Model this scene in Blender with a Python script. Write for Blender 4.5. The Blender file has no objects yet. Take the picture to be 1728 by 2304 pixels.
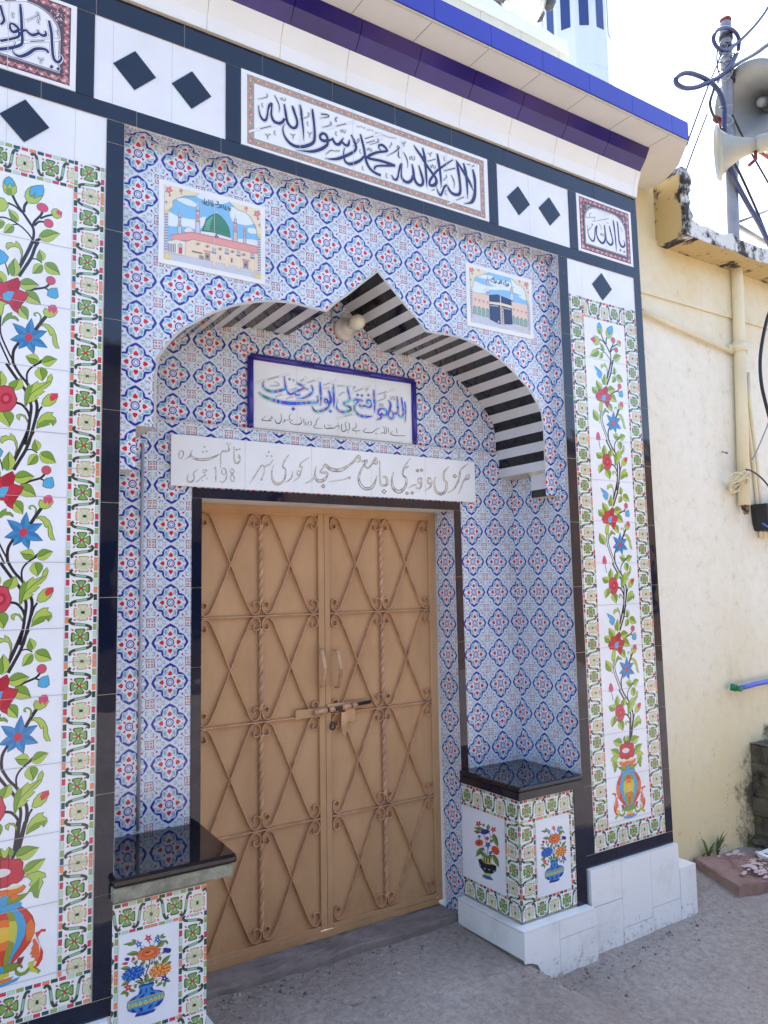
import bpy, bmesh, math, random
from mathutils import Vector, Matrix
from mathutils.geometry import tessellate_polygon
random.seed(7)
rad = math.radians
scene = bpy.context.scene
C = scene.collection

# ---------------------------------------------------------------- camera
CAM = Vector((-0.714225, -2.627475, 1.6708))
RIGHT = Vector((0.83771, -0.54587, -0.01692)); DOWN = Vector((0.03650, 0.08691, -0.99555)); FWD = Vector((0.54492, 0.83336, 0.09272))
FPX = 1743.74                                # focal length in pixels of the 1728 x 2304 photograph
FWD.normalize(); RIGHT = (RIGHT - FWD*RIGHT.dot(FWD)).normalized(); DOWN = FWD.cross(RIGHT).normalized()
cd = bpy.data.cameras.new('camera'); cam = bpy.data.objects.new('camera', cd); C.objects.link(cam)
cd.sensor_fit = 'HORIZONTAL'; cd.sensor_width = 36.0; cd.lens = 36.0*FPX/1728.0
cd.clip_start = 0.05; cd.clip_end = 500
mt = Matrix((RIGHT, -DOWN, -FWD)).transposed().to_4x4(); mt.translation = CAM
cam.matrix_world = mt
scene.camera = cam

# ---------------------------------------------------------------- light
SUN_EL, SUN_AZ = rad(63), rad(48)            # azimuth measured from +Y clockwise
w = bpy.data.worlds.new('World'); scene.world = w; w.use_nodes = True
nt = w.node_tree; bg = nt.nodes['Background']
sky = nt.nodes.new('ShaderNodeTexSky'); sky.sky_type = 'NISHITA'; sky.sun_disc = False
sky.sun_elevation = SUN_EL; sky.sun_rotation = SUN_AZ
sky.air_density = 1.0; sky.dust_density = 2.2; sky.ozone_density = 2.0
nt.links.new(sky.outputs[0], bg.inputs[0]); bg.inputs[1].default_value = 0.15
sl = bpy.data.lights.new('sun', 'SUN'); so = bpy.data.objects.new('sun', sl); C.objects.link(so)
sl.energy = 3.0; sl.angle = rad(.6); sl.color = (1, .95, .88)
sd = Vector((math.sin(SUN_AZ)*math.cos(SUN_EL), math.cos(SUN_AZ)*math.cos(SUN_EL), math.sin(SUN_EL)))
so.rotation_euler = sd.to_track_quat('Z', 'Y').to_euler(); so.location = (0, -6, 8)
scene.view_settings.view_transform = 'Standard'; scene.view_settings.look = 'None'
scene.view_settings.exposure = 1.95; scene.view_settings.gamma = 1.0
scene.cycles.max_bounces = 8; scene.cycles.diffuse_bounces = 4; scene.cycles.glossy_bounces = 4
try: scene.cycles.use_denoising = True
except Exception: pass

# ---------------------------------------------------------------- pixel -> plane
CR = {'A':(0,0,2.765),'B':(500,0,2.552),'C':(1050,0,2.447),'D':(0,550,2.765),'E':(500,550,2.552),'F':(1050,550,2.447),'G':(0,1100,2.765),
 'H':(420,1100,2.765),'I':(950,1100,2.1324),'J':(0,1700,2.765),'K':(420,1700,2.633),'L':(1000,1650,2.279),'M':(1300,200,3.876),'N':(1480,0,6.69),
 'O':(1400,380,5.058),'Q':(1500,900,4.917),'T':(1450,1450,3.687),'U':(1120,980,8.295),'V':(240,900,7.541),'l1':(0,370,6.9125),'l2':(0,680,6.9125),
 'l3':(0,1850,4.871),'r1':(1320,710,7.371),'r2':(1340,1000,7.371),'r3':(1340,1600,7.375),'pm':(350,400,6.381),'pk':(1040,580,9.759),'vb':(250,2080,9.875),
 'vr':(1040,1830,5.925),'lk':(640,1480,6.9125),'bu':(720,680,11.85),'k1':(560,180,8.295),'k2':(700,220,8.295),'k3':(880,290,7.9),'kr':(0,0,8.295),
 'ka':(1290,430,11.85),'d1':(550,790,8.295),'d2':(740,820,8.295),'n1':(380,970,7.541),'n2':(550,990,6.636),'n3':(780,1010,5.53),'mi':(1100,0,5.53),'P':(0,0,1.0)}
WARP = 0.0022                                 # the frame leans out a little to the right as it goes down
def warp(x, z): return x + WARP*x*x*(3.25-z) if x > 0 else x
def unwarp(x, z):
    if x <= 0: return x
    k = WARP*(3.25-z)
    return x if abs(k) < 1e-9 else (-1+math.sqrt(max(0, 1+4*k*x)))/(2*k)
def un(c, u, v, ax, val, raw=False):
    ox, oy, s = CR[c]; px, py = ox+u/s, oy+v/s
    d = RIGHT*((px-864)/FPX) + DOWN*((py-1152)/FPX) + FWD
    t = (val-CAM[ax])/d[ax]; p = CAM + d*t
    return p if raw else Vector((unwarp(p.x, p.z), p.y, p.z))

# ---------------------------------------------------------------- colour and object helpers
def lin(c): c /= 255.0; return c/12.92 if c <= .04045 else ((c+.055)/1.055)**2.4
_cc = {}
def col(r, g=None, b=None):
    if g is None: r, g, b = r
    k = (r, g, b)
    if k not in _cc: _cc[k] = (lin(r), lin(g), lin(b), 1.0)
    return _cc[k]
def empty(name, loc=(0,0,0)):
    o = bpy.data.objects.new(name, None); C.objects.link(o); o.location = loc; o.empty_display_size = .1; return o
def tag(o, label=None, cat=None, group=None, kind=None):
    if label: o['label'] = label
    if cat: o['category'] = cat
    if group: o['group'] = group
    if kind: o['kind'] = kind
    return o
def link(name, me, mat, parent):
    o = bpy.data.objects.new(name, me); C.objects.link(o)
    for m in (mat if isinstance(mat, (list, tuple)) else [mat]): me.materials.append(m)
    if parent is not None:
        o.parent = parent
        if parent.type == 'EMPTY': o.matrix_parent_inverse = Matrix.Translation(-parent.location)
    return o

class MB:                                     # free-form mesh in world coordinates
    def __init__(s): s.v = []; s.f = []; s.sm = []; s.mi = []
    def face(s, pts, smooth=False, mi=0):
        i = len(s.v); s.v += [tuple(p) for p in pts]; s.f.append(tuple(range(i, i+len(pts)))); s.sm.append(smooth); s.mi.append(mi)
    def box(s, x0, y0, z0, x1, y1, z1, mi=0, wp=False):
        P = [(x0,y0,z0),(x1,y0,z0),(x1,y1,z0),(x0,y1,z0),(x0,y0,z1),(x1,y0,z1),(x1,y1,z1),(x0,y1,z1)]
        if wp: P = [(warp(a,c), b, c) for a, b, c in P]
        i = len(s.v); s.v += P
        for q in ((0,3,2,1),(4,5,6,7),(0,1,5,4),(1,2,6,5),(2,3,7,6),(3,0,4,7)):
            s.f.append(tuple(i+k for k in q)); s.sm.append(False); s.mi.append(mi)
    def prism(s, pts, fn0, fn1, mi=0):        # outline pts mapped by fn0 (front) and fn1 (back)
        n = len(pts); i = len(s.v); s.v += [tuple(fn0(p)) for p in pts] + [tuple(fn1(p)) for p in pts]
        s.f.append(tuple(i+k for k in range(n))); s.f.append(tuple(i+n+k for k in reversed(range(n)))); s.sm += [False]*2; s.mi += [mi]*2
        for k in range(n):
            s.f.append((i+k, i+n+k, i+n+(k+1) % n, i+(k+1) % n)); s.sm.append(False); s.mi.append(mi)
    def tube(s, path, r, n=10, mi=0, cap=True, closed=False):
        path = [Vector(p) for p in path]; m = len(path); rr = r if isinstance(r, (list, tuple)) else [r]*m
        base = len(s.v); up = None
        for k, p in enumerate(path):
            a = path[k-1] if k else (path[-1] if closed else p); b = path[(k+1) % m] if k < m-1 or closed else p
            t = (b-a); t = t.normalized() if t.length > 1e-9 else Vector((0,0,1))
            if up is None: up = Vector((0,0,1)) if abs(t.z) < .9 else Vector((1,0,0))
            sx = t.cross(up)
            if sx.length < 1e-6: sx = t.cross(Vector((.3,.8,.1)))
            sx.normalize(); up = sx.cross(t).normalized()
            for j in range(n):
                an = 2*math.pi*j/n; s.v.append(tuple(p + (sx*math.cos(an)+up*math.sin(an))*rr[k]))
        for k in range(m if closed else m-1):
            for j in range(n):
                a = base+k*n+j; b = base+k*n+(j+1) % n; k2 = (k+1) % m; c2 = base+k2*n+(j+1) % n; d2 = base+k2*n+j
                s.f.append((a, b, c2, d2)); s.sm.append(True); s.mi.append(mi)
        if cap and not closed:
            s.f.append(tuple(base+j for j in reversed(range(n)))); s.f.append(tuple(base+(m-1)*n+j for j in range(n))); s.sm += [False]*2; s.mi += [mi]*2
    def lathe(s, prof, org, ax, n=32, mi=0, smooth=True):   # prof: (radius, height along ax)
        ax = Vector(ax).normalized(); a = ax.orthogonal().normalized(); b = ax.cross(a); base = len(s.v); org = Vector(org)
        for r, h in prof:
            for j in range(n):
                t = 2*math.pi*j/n; s.v.append(tuple(org + ax*h + (a*math.cos(t)+b*math.sin(t))*r))
        for k in range(len(prof)-1):
            for j in range(n):
                s.f.append((base+k*n+j, base+k*n+(j+1) % n, base+(k+1)*n+(j+1) % n, base+(k+1)*n+j)); s.sm.append(smooth); s.mi.append(mi)
    def build(s, name, mat, parent=None, bevel=0):
        me = bpy.data.meshes.new(name); me.from_pydata(s.v, [], s.f)
        me.polygons.foreach_set('use_smooth', s.sm); me.polygons.foreach_set('material_index', s.mi); me.update()
        o = link(name, me, mat, parent)
        if bevel:
            bm = bmesh.new(); bm.from_mesh(me); bmesh.ops.remove_doubles(bm, verts=bm.verts, dist=1e-5)
            bmesh.ops.recalc_face_normals(bm, faces=bm.faces); bm.to_mesh(me); bm.free()
            b = o.modifiers.new('bevel', 'BEVEL'); b.width = bevel; b.segments = 2; b.limit_method = 'ANGLE'
        return o

def smooth(pts, n=4, closed=False):           # Catmull-Rom through points of any dimension
    m = len(pts)
    if m < 3 and not closed: return pts
    out = []; D = len(pts[0])
    for i in range(m if closed else m-1):
        p0 = pts[i-1] if i or closed else pts[0]; p1 = pts[i]; p2 = pts[(i+1) % m]; p3 = pts[(i+2) % m] if closed else pts[min(i+2, m-1)]
        for k in range(n):
            t = k/n
            out.append(tuple(.5*(2*p1[d]+(p2[d]-p0[d])*t+(2*p0[d]-5*p1[d]+4*p2[d]-p3[d])*t*t+(3*p1[d]-p0[d]-3*p2[d]+p3[d])*t**3) for d in range(D)))
    if not closed: out.append(tuple(pts[-1]))
    return out
def tris(poly):
    if len(poly) == 3: return [poly]
    return [[poly[i] for i in t] for t in tessellate_polygon([[Vector((p[0], p[1], 0)) for p in poly]])]
def clip(poly, win):                          # convex polygon against a convex counter-clockwise window
    out = poly
    for i in range(len(win)):
        a = win[i]; b = win[(i+1) % len(win)]; inp = out; out = []
        if not inp: return []
        ex, ey = b[0]-a[0], b[1]-a[1]
        side = [ex*(p[1]-a[1])-ey*(p[0]-a[0]) for p in inp]
        for k in range(len(inp)):
            s0, s1 = side[k-1], side[k]
            if (s0 >= 0) != (s1 >= 0):
                t = s0/(s0-s1); p, q = inp[k-1], inp[k]; out.append((p[0]+(q[0]-p[0])*t, p[1]+(q[1]-p[1])*t))
            if s1 >= 0: out.append(inp[k])
    return out

EPS = 0.00012
class Canvas:                                 # glazed, printed surface: coloured faces laid in thin glaze layers over one plane
    def __init__(s, kind, val, sign=-1):
        s.kind, s.val, s.sign = kind, val, sign; s.v = []; s.f = []; s.c = []; s.win = None; s.base = 1; s.wp = warp
    def pt(s, u, v, h):
        if s.kind == 'y': return (s.wp(u, v), s.val+s.sign*h, v)          # u = x, v = z
        if s.kind == 'x': return (s.wp(s.val, v)+s.sign*h, u, v)          # u = y, v = z
        return (warp(u, s.val), v, s.val+s.sign*h)                        # u = x, v = y
    def add(s, poly, c, L=1):
        if len(poly) < 3: return
        if s.win is not None:
            xs = [p[0] for p in poly]; ys = [p[1] for p in poly]; x0, x1, y0, y1 = min(xs), max(xs), min(ys), max(ys); T = None
            for wn, (a0, b0, a1, b1) in s.win:
                if x1 < a0 or x0 > a1 or y1 < b0 or y0 > b1: continue
                if all(all((wn[(i+1) % len(wn)][0]-wn[i][0])*(p[1]-wn[i][1])-(wn[(i+1) % len(wn)][1]-wn[i][1])*(p[0]-wn[i][0]) >= 0 for i in range(len(wn))) for p in poly):
                    s.raw(poly, c, L); return
                if T is None: T = tris(poly)
                for t in T:
                    a = (t[1][0]-t[0][0])*(t[2][1]-t[0][1])-(t[1][1]-t[0][1])*(t[2][0]-t[0][0])
                    q = clip(t, wn)
                    if len(q) > 2: s.raw(q, c, L)
            return
        s.raw(poly, c, L)
    def raw(s, poly, c, L):
        i = len(s.v); h = (s.base+L)*EPS + (len(s.f) % 61)*1.6e-6; s.v += [s.pt(p[0], p[1], h) for p in poly]
        s.f.append(tuple(range(i, i+len(poly)))); s.c.append((c, len(poly)))
    def windows(s, wins):
        s.win = None if wins is None else [(wn, (min(p[0] for p in wn), min(p[1] for p in wn), max(p[0] for p in wn), max(p[1] for p in wn))) for wn in wins]
    def rect(s, x0, y0, x1, y1, c, L=1): s.add([(x0,y0),(x1,y0),(x1,y1),(x0,y1)], c, L)
    def stroke(s, pts, wd, c, L=1, closed=False, grad=None, taper=1.0):   # pts 2D, wd list of full widths
        m = len(pts); Lf = []; Rt = []
        if not isinstance(wd, (list, tuple)): wd = [wd]*m
        for k in range(m):
            a = pts[k-1] if k or closed else pts[k]; b = pts[(k+1) % m] if k < m-1 or closed else pts[k]
            dx, dy = b[0]-a[0], b[1]-a[1]; d = math.hypot(dx, dy) or 1; nx, ny = -dy/d*wd[k]/2, dx/d*wd[k]/2
            Lf.append((pts[k][0]+nx, pts[k][1]+ny)); Rt.append((pts[k][0]-nx, pts[k][1]-ny))
        for k in range(m if closed else m-1):
            j = (k+1) % m; cc = grad(k/(m-1)) if grad else c
            s.add([Lf[k], Lf[j], Rt[j], Rt[k]], cc, L)
    def oval(s, x, y, rx, ry, c, L=1, rot=0, n=14):
        ca, sa = math.cos(rot), math.sin(rot)
        s.add([(x+rx*math.cos(t)*ca-ry*math.sin(t)*sa, y+rx*math.cos(t)*sa+ry*math.sin(t)*ca) for t in (2*math.pi*k/n for k in range(n))], c, L)
    def build(s, name, mat, parent):
        me = bpy.data.meshes.new(name); me.from_pydata(s.v, [], s.f)
        at = me.color_attributes.new('Col', 'FLOAT_COLOR', 'CORNER'); buf = []
        for c, n in s.c: buf += list(c)*n
        at.data.foreach_set('color', buf); me.update()
        return link(name, me, mat, parent)

# ---------------------------------------------------------------- materials
def mat(name):
    m = bpy.data.materials.new(name); m.use_nodes = True; n = m.node_tree.nodes; b = n['Principled BSDF']
    return m, m.node_tree, n, b
def nd(nt, typ, **k):
    x = nt.nodes.new(typ)
    for a, v in k.items():
        if a.startswith('i_'): x.inputs[a[2:].replace('_', ' ')].default_value = v
        else: setattr(x, a, v)
    return x
def objco(nt):
    return nd(nt, 'ShaderNodeNewGeometry').outputs['Position']
def noise(nt, scale, detail=3, rough=.55, vec=None):
    x = nd(nt, 'ShaderNodeTexNoise'); x.inputs['Scale'].default_value = scale; x.inputs['Detail'].default_value = detail; x.inputs['Roughness'].default_value = rough
    nt.links.new(vec or objco(nt), x.inputs['Vector']); return x
def ramp(nt, src, stops):
    r = nd(nt, 'ShaderNodeValToRGB'); e = r.color_ramp.elements
    while len(e) < len(stops): e.new(.5)
    for k, (p, c) in enumerate(stops):
        e[k].position = p; e[k].color = c if len(c) == 4 else (*c, 1)
    nt.links.new(src, r.inputs[0]); return r
def mixc(nt, fac, a, b, mode='MIX'):
    x = nd(nt, 'ShaderNodeMix', data_type='RGBA', blend_type=mode)
    for s_, v in ((x.inputs[0], fac), (x.inputs[6], a), (x.inputs[7], b)):
        if hasattr(v, 'is_output'): nt.links.new(v, s_)
        else: s_.default_value = v
    return x.outputs[2]
def bump(nt, b, h, strength, dist=.01):
    x = nd(nt, 'ShaderNodeBump'); x.inputs['Strength'].default_value = strength; x.inputs['Distance'].default_value = dist
    nt.links.new(h, x.inputs['Height']); nt.links.new(x.outputs[0], b.inputs['Normal'])
def stretch(nt, sx, sy, sz):
    mp = nd(nt, 'ShaderNodeMapping'); mp.inputs['Scale'].default_value = (sx, sy, sz); nt.links.new(objco(nt), mp.inputs['Vector']); return mp.outputs[0]

def glazed(name, rough=.1, wob=.05):
    m, t, n, b = mat(name)
    at = nd(t, 'ShaderNodeAttribute', attribute_name='Col')
    d = noise(t, 3.2, 5, .6); dr = ramp(t, d.outputs[0], [(.3, (.90,.89,.87)), (.62, (1,1,1))])
    t.links.new(mixc(t, 1.0, at.outputs['Color'], dr.outputs[0], 'MULTIPLY'), b.inputs['Base Color'])
    rr = noise(t, 9, 3); rm = nd(t, 'ShaderNodeMapRange'); rm.inputs[3].default_value = rough*.7; rm.inputs[4].default_value = rough*1.6
    t.links.new(rr.outputs[0], rm.inputs[0]); t.links.new(rm.outputs[0], b.inputs['Roughness'])
    bump(t, b, noise(t, 5, 2).outputs[0], wob, .02)
    return m
GLAZE = glazed('glazed_printed_tile')
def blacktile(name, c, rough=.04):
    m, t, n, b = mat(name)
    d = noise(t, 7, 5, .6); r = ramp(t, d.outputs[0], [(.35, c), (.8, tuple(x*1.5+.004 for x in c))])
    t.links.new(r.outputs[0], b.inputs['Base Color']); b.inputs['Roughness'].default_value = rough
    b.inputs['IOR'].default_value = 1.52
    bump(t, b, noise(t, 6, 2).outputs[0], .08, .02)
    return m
BLACK = blacktile('black_glazed_tile', (.004,.007,.021)); GRANITE = blacktile('polished_black_granite', (.008,.008,.010), .03)  # black tile base carries a navy tint that imitates the reflected sky
def plain(name, c, rough=.5, metal=0, bscale=60, bstr=.1, var=.12):
    m, t, n, b = mat(name); c = col(*c)[:3]
    d = noise(t, bscale*.2, 4); r = ramp(t, d.outputs[0], [(.3, tuple(x*(1-var) for x in c)), (.7, tuple(min(1, x*(1+var)) for x in c))])
    t.links.new(r.outputs[0], b.inputs['Base Color']); b.inputs['Roughness'].default_value = rough; b.inputs['Metallic'].default_value = metal
    if bstr: bump(t, b, noise(t, bscale, 4).outputs[0], bstr, .004)
    return m
# weathered gold-brown enamel of the door
def doorpaint():
    m, t, n, b = mat('door_enamel')
    d = noise(t, 2.2, 5, .6, stretch(t, 1, 1, .5)); base = ramp(t, d.outputs[0], [(.3, col(172,131,92)), (.5, col(186,146,104)), (.7, col(196,157,114))])
    f = noise(t, 55, 4, .7); ch = ramp(t, f.outputs[0], [(.66, (0,0,0)), (.69, (1,1,1))])
    z = nd(t, 'ShaderNodeSeparateXYZ'); t.links.new(objco(t), z.inputs[0])
    zr = ramp(t, z.outputs[2], [(.17, (1,1,1)), (.34, (.25,.25,.25)), (.6, (.06,.06,.06))])
    k = mixc(t, 1.0, ch.outputs[0], zr.outputs[0], 'MULTIPLY')
    c1 = mixc(t, k, base.outputs[0], col(96,72,58))
    st = noise(t, 7, 6, .7, stretch(t, 1.4, 1, .35)); sr = ramp(t, st.outputs[0], [(.30, (.86,.84,.81)), (.5, (1,1,1))])
    ru = ramp(t, noise(t, 16, 6, .75).outputs[0], [(.70, (0,0,0)), (.76, (.8,.8,.8))]); c1 = mixc(t, ru.outputs[0], c1, col(126,78,52))
    t.links.new(mixc(t, .75, c1, sr.outputs[0], 'MULTIPLY'), b.inputs['Base Color'])
    b.inputs['Roughness'].default_value = .42
    bump(t, b, noise(t, 9, 3).outputs[0], .12, .01)
    return m
DOOR = doorpaint()
BARPAINT = plain('grille_enamel', (186,143,108), .45, 0, 90, .25, .22)
RUST = plain('rubbed_steel', (74,70,70), .35, .8)
def cement(name, a, c, scale=18):
    m, t, n, b = mat(name)
    d = noise(t, scale, 8, .65); r = ramp(t, d.outputs[0], [(.3, col(*a)), (.7, col(*c))])
    t.links.new(r.outputs[0], b.inputs['Base Color']); b.inputs['Roughness'].default_value = .9
    bump(t, b, d.outputs[0], .6, .02); return m
CEMENT = cement('rough_cement', (112,112,96), (168,166,146)); GROUT = cement('pale_grout', (196,190,170), (222,218,202), 40)
def ground_mat():
    m, t, n, b = mat('worn_concrete')
    d = noise(t, 1.3, 8, .65); big = ramp(t, d.outputs[0], [(.25, col(150,138,128)), (.5, col(174,163,153)), (.78, col(194,184,174))])
    f = noise(t, 34, 6, .7); fr = ramp(t, f.outputs[0], [(.3, (.66,.63,.61)), (.7, (1.08,1.07,1.06))])
    c1 = mixc(t, 1, big.outputs[0], fr.outputs[0], 'MULTIPLY')
    v = nd(t, 'ShaderNodeTexVoronoi'); v.inputs['Scale'].default_value = 42; v.inputs['Randomness'].default_value = 1; t.links.new(objco(t), v.inputs['Vector'])
    vr = ramp(t, v.outputs['Distance'], [(.10, (1,1,1)), (.17, (0,0,0))])
    pick = ramp(t, noise(t, 7, 3).outputs[0], [(.52, (0,0,0)), (.6, (1,1,1))])
    k = mixc(t, 1, vr.outputs[0], pick.outputs[0], 'MULTIPLY')
    peb = mixc(t, v.outputs['Color'], col(86,80,80), col(178,170,160))
    c2 = mixc(t, k, c1, peb)
    cv_ = nd(t, 'ShaderNodeTexVoronoi', feature='DISTANCE_TO_EDGE'); cv_.inputs['Scale'].default_value = 1.5
    wv = nd(t, 'ShaderNodeVectorMath', operation='MULTIPLY_ADD'); wv.inputs[1].default_value = (.35,.35,.35); t.links.new(noise(t, 4, 4, .6).outputs[1], wv.inputs[0]); t.links.new(objco(t), wv.inputs[2]); t.links.new(wv.outputs[0], cv_.inputs['Vector'])
    cr_ = ramp(t, cv_.outputs['Distance'], [(.0015, (1,1,1)), (.005, (0,0,0))]); cm = ramp(t, noise(t, 2.1, 3).outputs[0], [(.56, (0,0,0)), (.64, (.7,.7,.7))])
    c2 = mixc(t, mixc(t, 1, cr_.outputs[0], cm.outputs[0], 'MULTIPLY'), c2, col(92,82,76))
    sp = ramp(t, noise(t, 90, 3, .6).outputs[0], [(.68, (0,0,0)), (.72, (1,1,1))]); c2 = mixc(t, sp.outputs[0], c2, col(110,100,94))
    t.links.new(c2, b.inputs['Base Color']); b.inputs['Roughness'].default_value = .92
    h = nd(t, 'ShaderNodeMath', operation='ADD'); t.links.new(f.outputs[0], h.inputs[0]); t.links.new(d.outputs[0], h.inputs[1])
    bump(t, b, h.outputs[0], .9, .03); return m
GROUND = ground_mat()
def plaster():
    m, t, n, b = mat('stained_yellow_limewash')
    d = noise(t, 1.1, 6, .6, stretch(t, 1, 1, .45)); r = ramp(t, d.outputs[0], [(.28, col(206,198,170)), (.40, col(230,223,200)), (.55, col(236,231,212)), (.75, col(240,236,222))])
    f = noise(t, 14, 6, .75); fr = ramp(t, f.outputs[0], [(.30, (.72,.70,.64)), (.42, (.95,.94,.92)), (.6, (1,1,1))])
    c1 = mixc(t, 1, r.outputs[0], fr.outputs[0], 'MULTIPLY')
    s = noise(t, 6.5, 6, .8, stretch(t, 1.6, 1, .8)); z = nd(t, 'ShaderNodeSeparateXYZ'); t.links.new(objco(t), z.inputs[0])
    lo = ramp(t, z.outputs[2], [(.05, (.40,.40,.40)), (1.0, (.30,.30,.30))]); 
    th = nd(t, 'ShaderNodeMath', operation='LESS_THAN'); t.links.new(s.outputs[0], th.inputs[0]); t.links.new(lo.outputs[0], th.inputs[1])
    c2 = mixc(t, th.outputs[0], c1, col(128,112,86))
    mr = nd(t, 'ShaderNodeMath', operation='MULTIPLY_ADD'); mr.inputs[1].default_value = .25; t.links.new(z.outputs[2], mr.inputs[0])
    jz = nd(t, 'ShaderNodeMath', operation='MULTIPLY_ADD'); jz.inputs[1].default_value = .35; jz.inputs[2].default_value = -.175; t.links.new(noise(t, 1.7, 5, .6).outputs[0], jz.inputs[0]); t.links.new(jz.outputs[0], mr.inputs[2])
    yl = ramp(t, mr.outputs[0], [(.10, (.62,.62,.62)), (.38, (.05,.05,.05)), (.76, (0,0,0)), (.92, (.7,.7,.7))])
    c3 = mixc(t, yl.outputs[0], c2, col(216,194,130))
    dist = nd(t, 'ShaderNodeVectorMath', operation='DISTANCE'); dist.inputs[1].default_value = (3.95, .1, .35); t.links.new(objco(t), dist.inputs[0])
    dm = nd(t, 'ShaderNodeMath', operation='MULTIPLY_ADD'); dm.inputs[1].default_value = 1.1; t.links.new(noise(t, 9, 6, .75).outputs[0], dm.inputs[0]); t.links.new(dist.outputs[1], dm.inputs[2])
    dk = ramp(t, dm.outputs[0], [(.82, (1,1,1)), (1.0, (0,0,0))])
    c3 = mixc(t, dk.outputs[0], c3, col(96,86,70))
    t.links.new(c3, b.inputs['Base Color']); b.inputs['Roughness'].default_value = .9
    bump(t, b, f.outputs[0], .25, .015); return m
PLASTER = plaster()
def mould(name, a, c, k0=.46, k1=.56, sc=7):
    m, t, n, b = mat(name)
    d = noise(t, sc, 8, .72); r = ramp(t, d.outputs[0], [(k0, col(*c)), (k1, col(*a))])
    t.links.new(r.outputs[0], b.inputs['Base Color']); b.inputs['Roughness'].default_value = .92; bump(t, b, d.outputs[0], .5, .03); return m
EDGEW = mould('mouldy_whitewash', (216,216,210), (52,48,46), .45, .55, 8)
OCHRE = mould('mouldy_ochre', (198,174,122), (52,42,34), .40, .47, 5)
STONE = mould('sandstone', (142,110,96), (118,86,78), .35, .65, 9)
RUBBLE = mould('mossy_rubble', (112,104,84), (38,36,30), .35, .62, 10)
STEEL = plain('galvanised_steel', (132,130,136), .45, .35, 50, .1)
CABLE = plain('black_cable', (34,34,44), .4, 0, 40, 0); BLUEC = plain('blue_black_cable', (44,50,92), .4, 0, 40, 0); GREYC = plain('grey_wire', (140,140,142), .5, 0, 40, 0)
def muddy():
    m, t, n, b = mat('white_plinth_glaze')
    z = nd(t, 'ShaderNodeSeparateXYZ'); t.links.new(objco(t), z.inputs[0])
    a = nd(t, 'ShaderNodeMath', operation='MULTIPLY_ADD'); a.inputs[1].default_value = -.9; t.links.new(z.outputs[2], a.inputs[0]); t.links.new(noise(t, 38, 6, .75).outputs[0], a.inputs[2])
    k = ramp(t, a.outputs[0], [(.50, (0,0,0)), (.62, (.75,.75,.75))]); g_ = ramp(t, noise(t, 5, 5, .65).outputs[0], [(.34, (.88,.87,.84)), (.5, (1,1,1))])
    t.links.new(mixc(t, k.outputs[0], mixc(t, 1, col(232,233,230), g_.outputs[0], 'MULTIPLY'), col(160,146,130)), b.inputs['Base Color']); b.inputs['Roughness'].default_value = .22
    bump(t, b, noise(t, 6, 2).outputs[0], .04, .02); return m
PLINTHM = muddy()
WHITEP = plain('white_glaze', (232,233,230), .2, 0, 30, .04, .03); CREAMP = plain('cream_plastic', (226,214,170), .35, 0, 30, .03, .04)
HORN = plain('grey_horn_enamel', (140,142,144), .45, .1, 30, .05); HORNOLD = plain('aged_cream_horn', (150,147,136), .5, .05, 12, .1)
REDR = plain('rusty_red_steel', (120,44,26), .6, .2, 40, .3, .4)
BLUEP = plain('blue_plastic_pipe', (66,96,196), .35, 0, 30, .03, .05); GREENP = plain('green_fitting', (24,120,74), .4, 0, 30, .03, .05)
PIPEY = plain('painted_pipe', (226,214,178), .6, 0, 22, .15, .08); DARK = plain('dark_casing', (36,36,38), .5, 0, 30, .05)
LEAFM = plain('weed_leaf', (92,112,52), .6, 0, 30, 0, .25)
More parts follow.
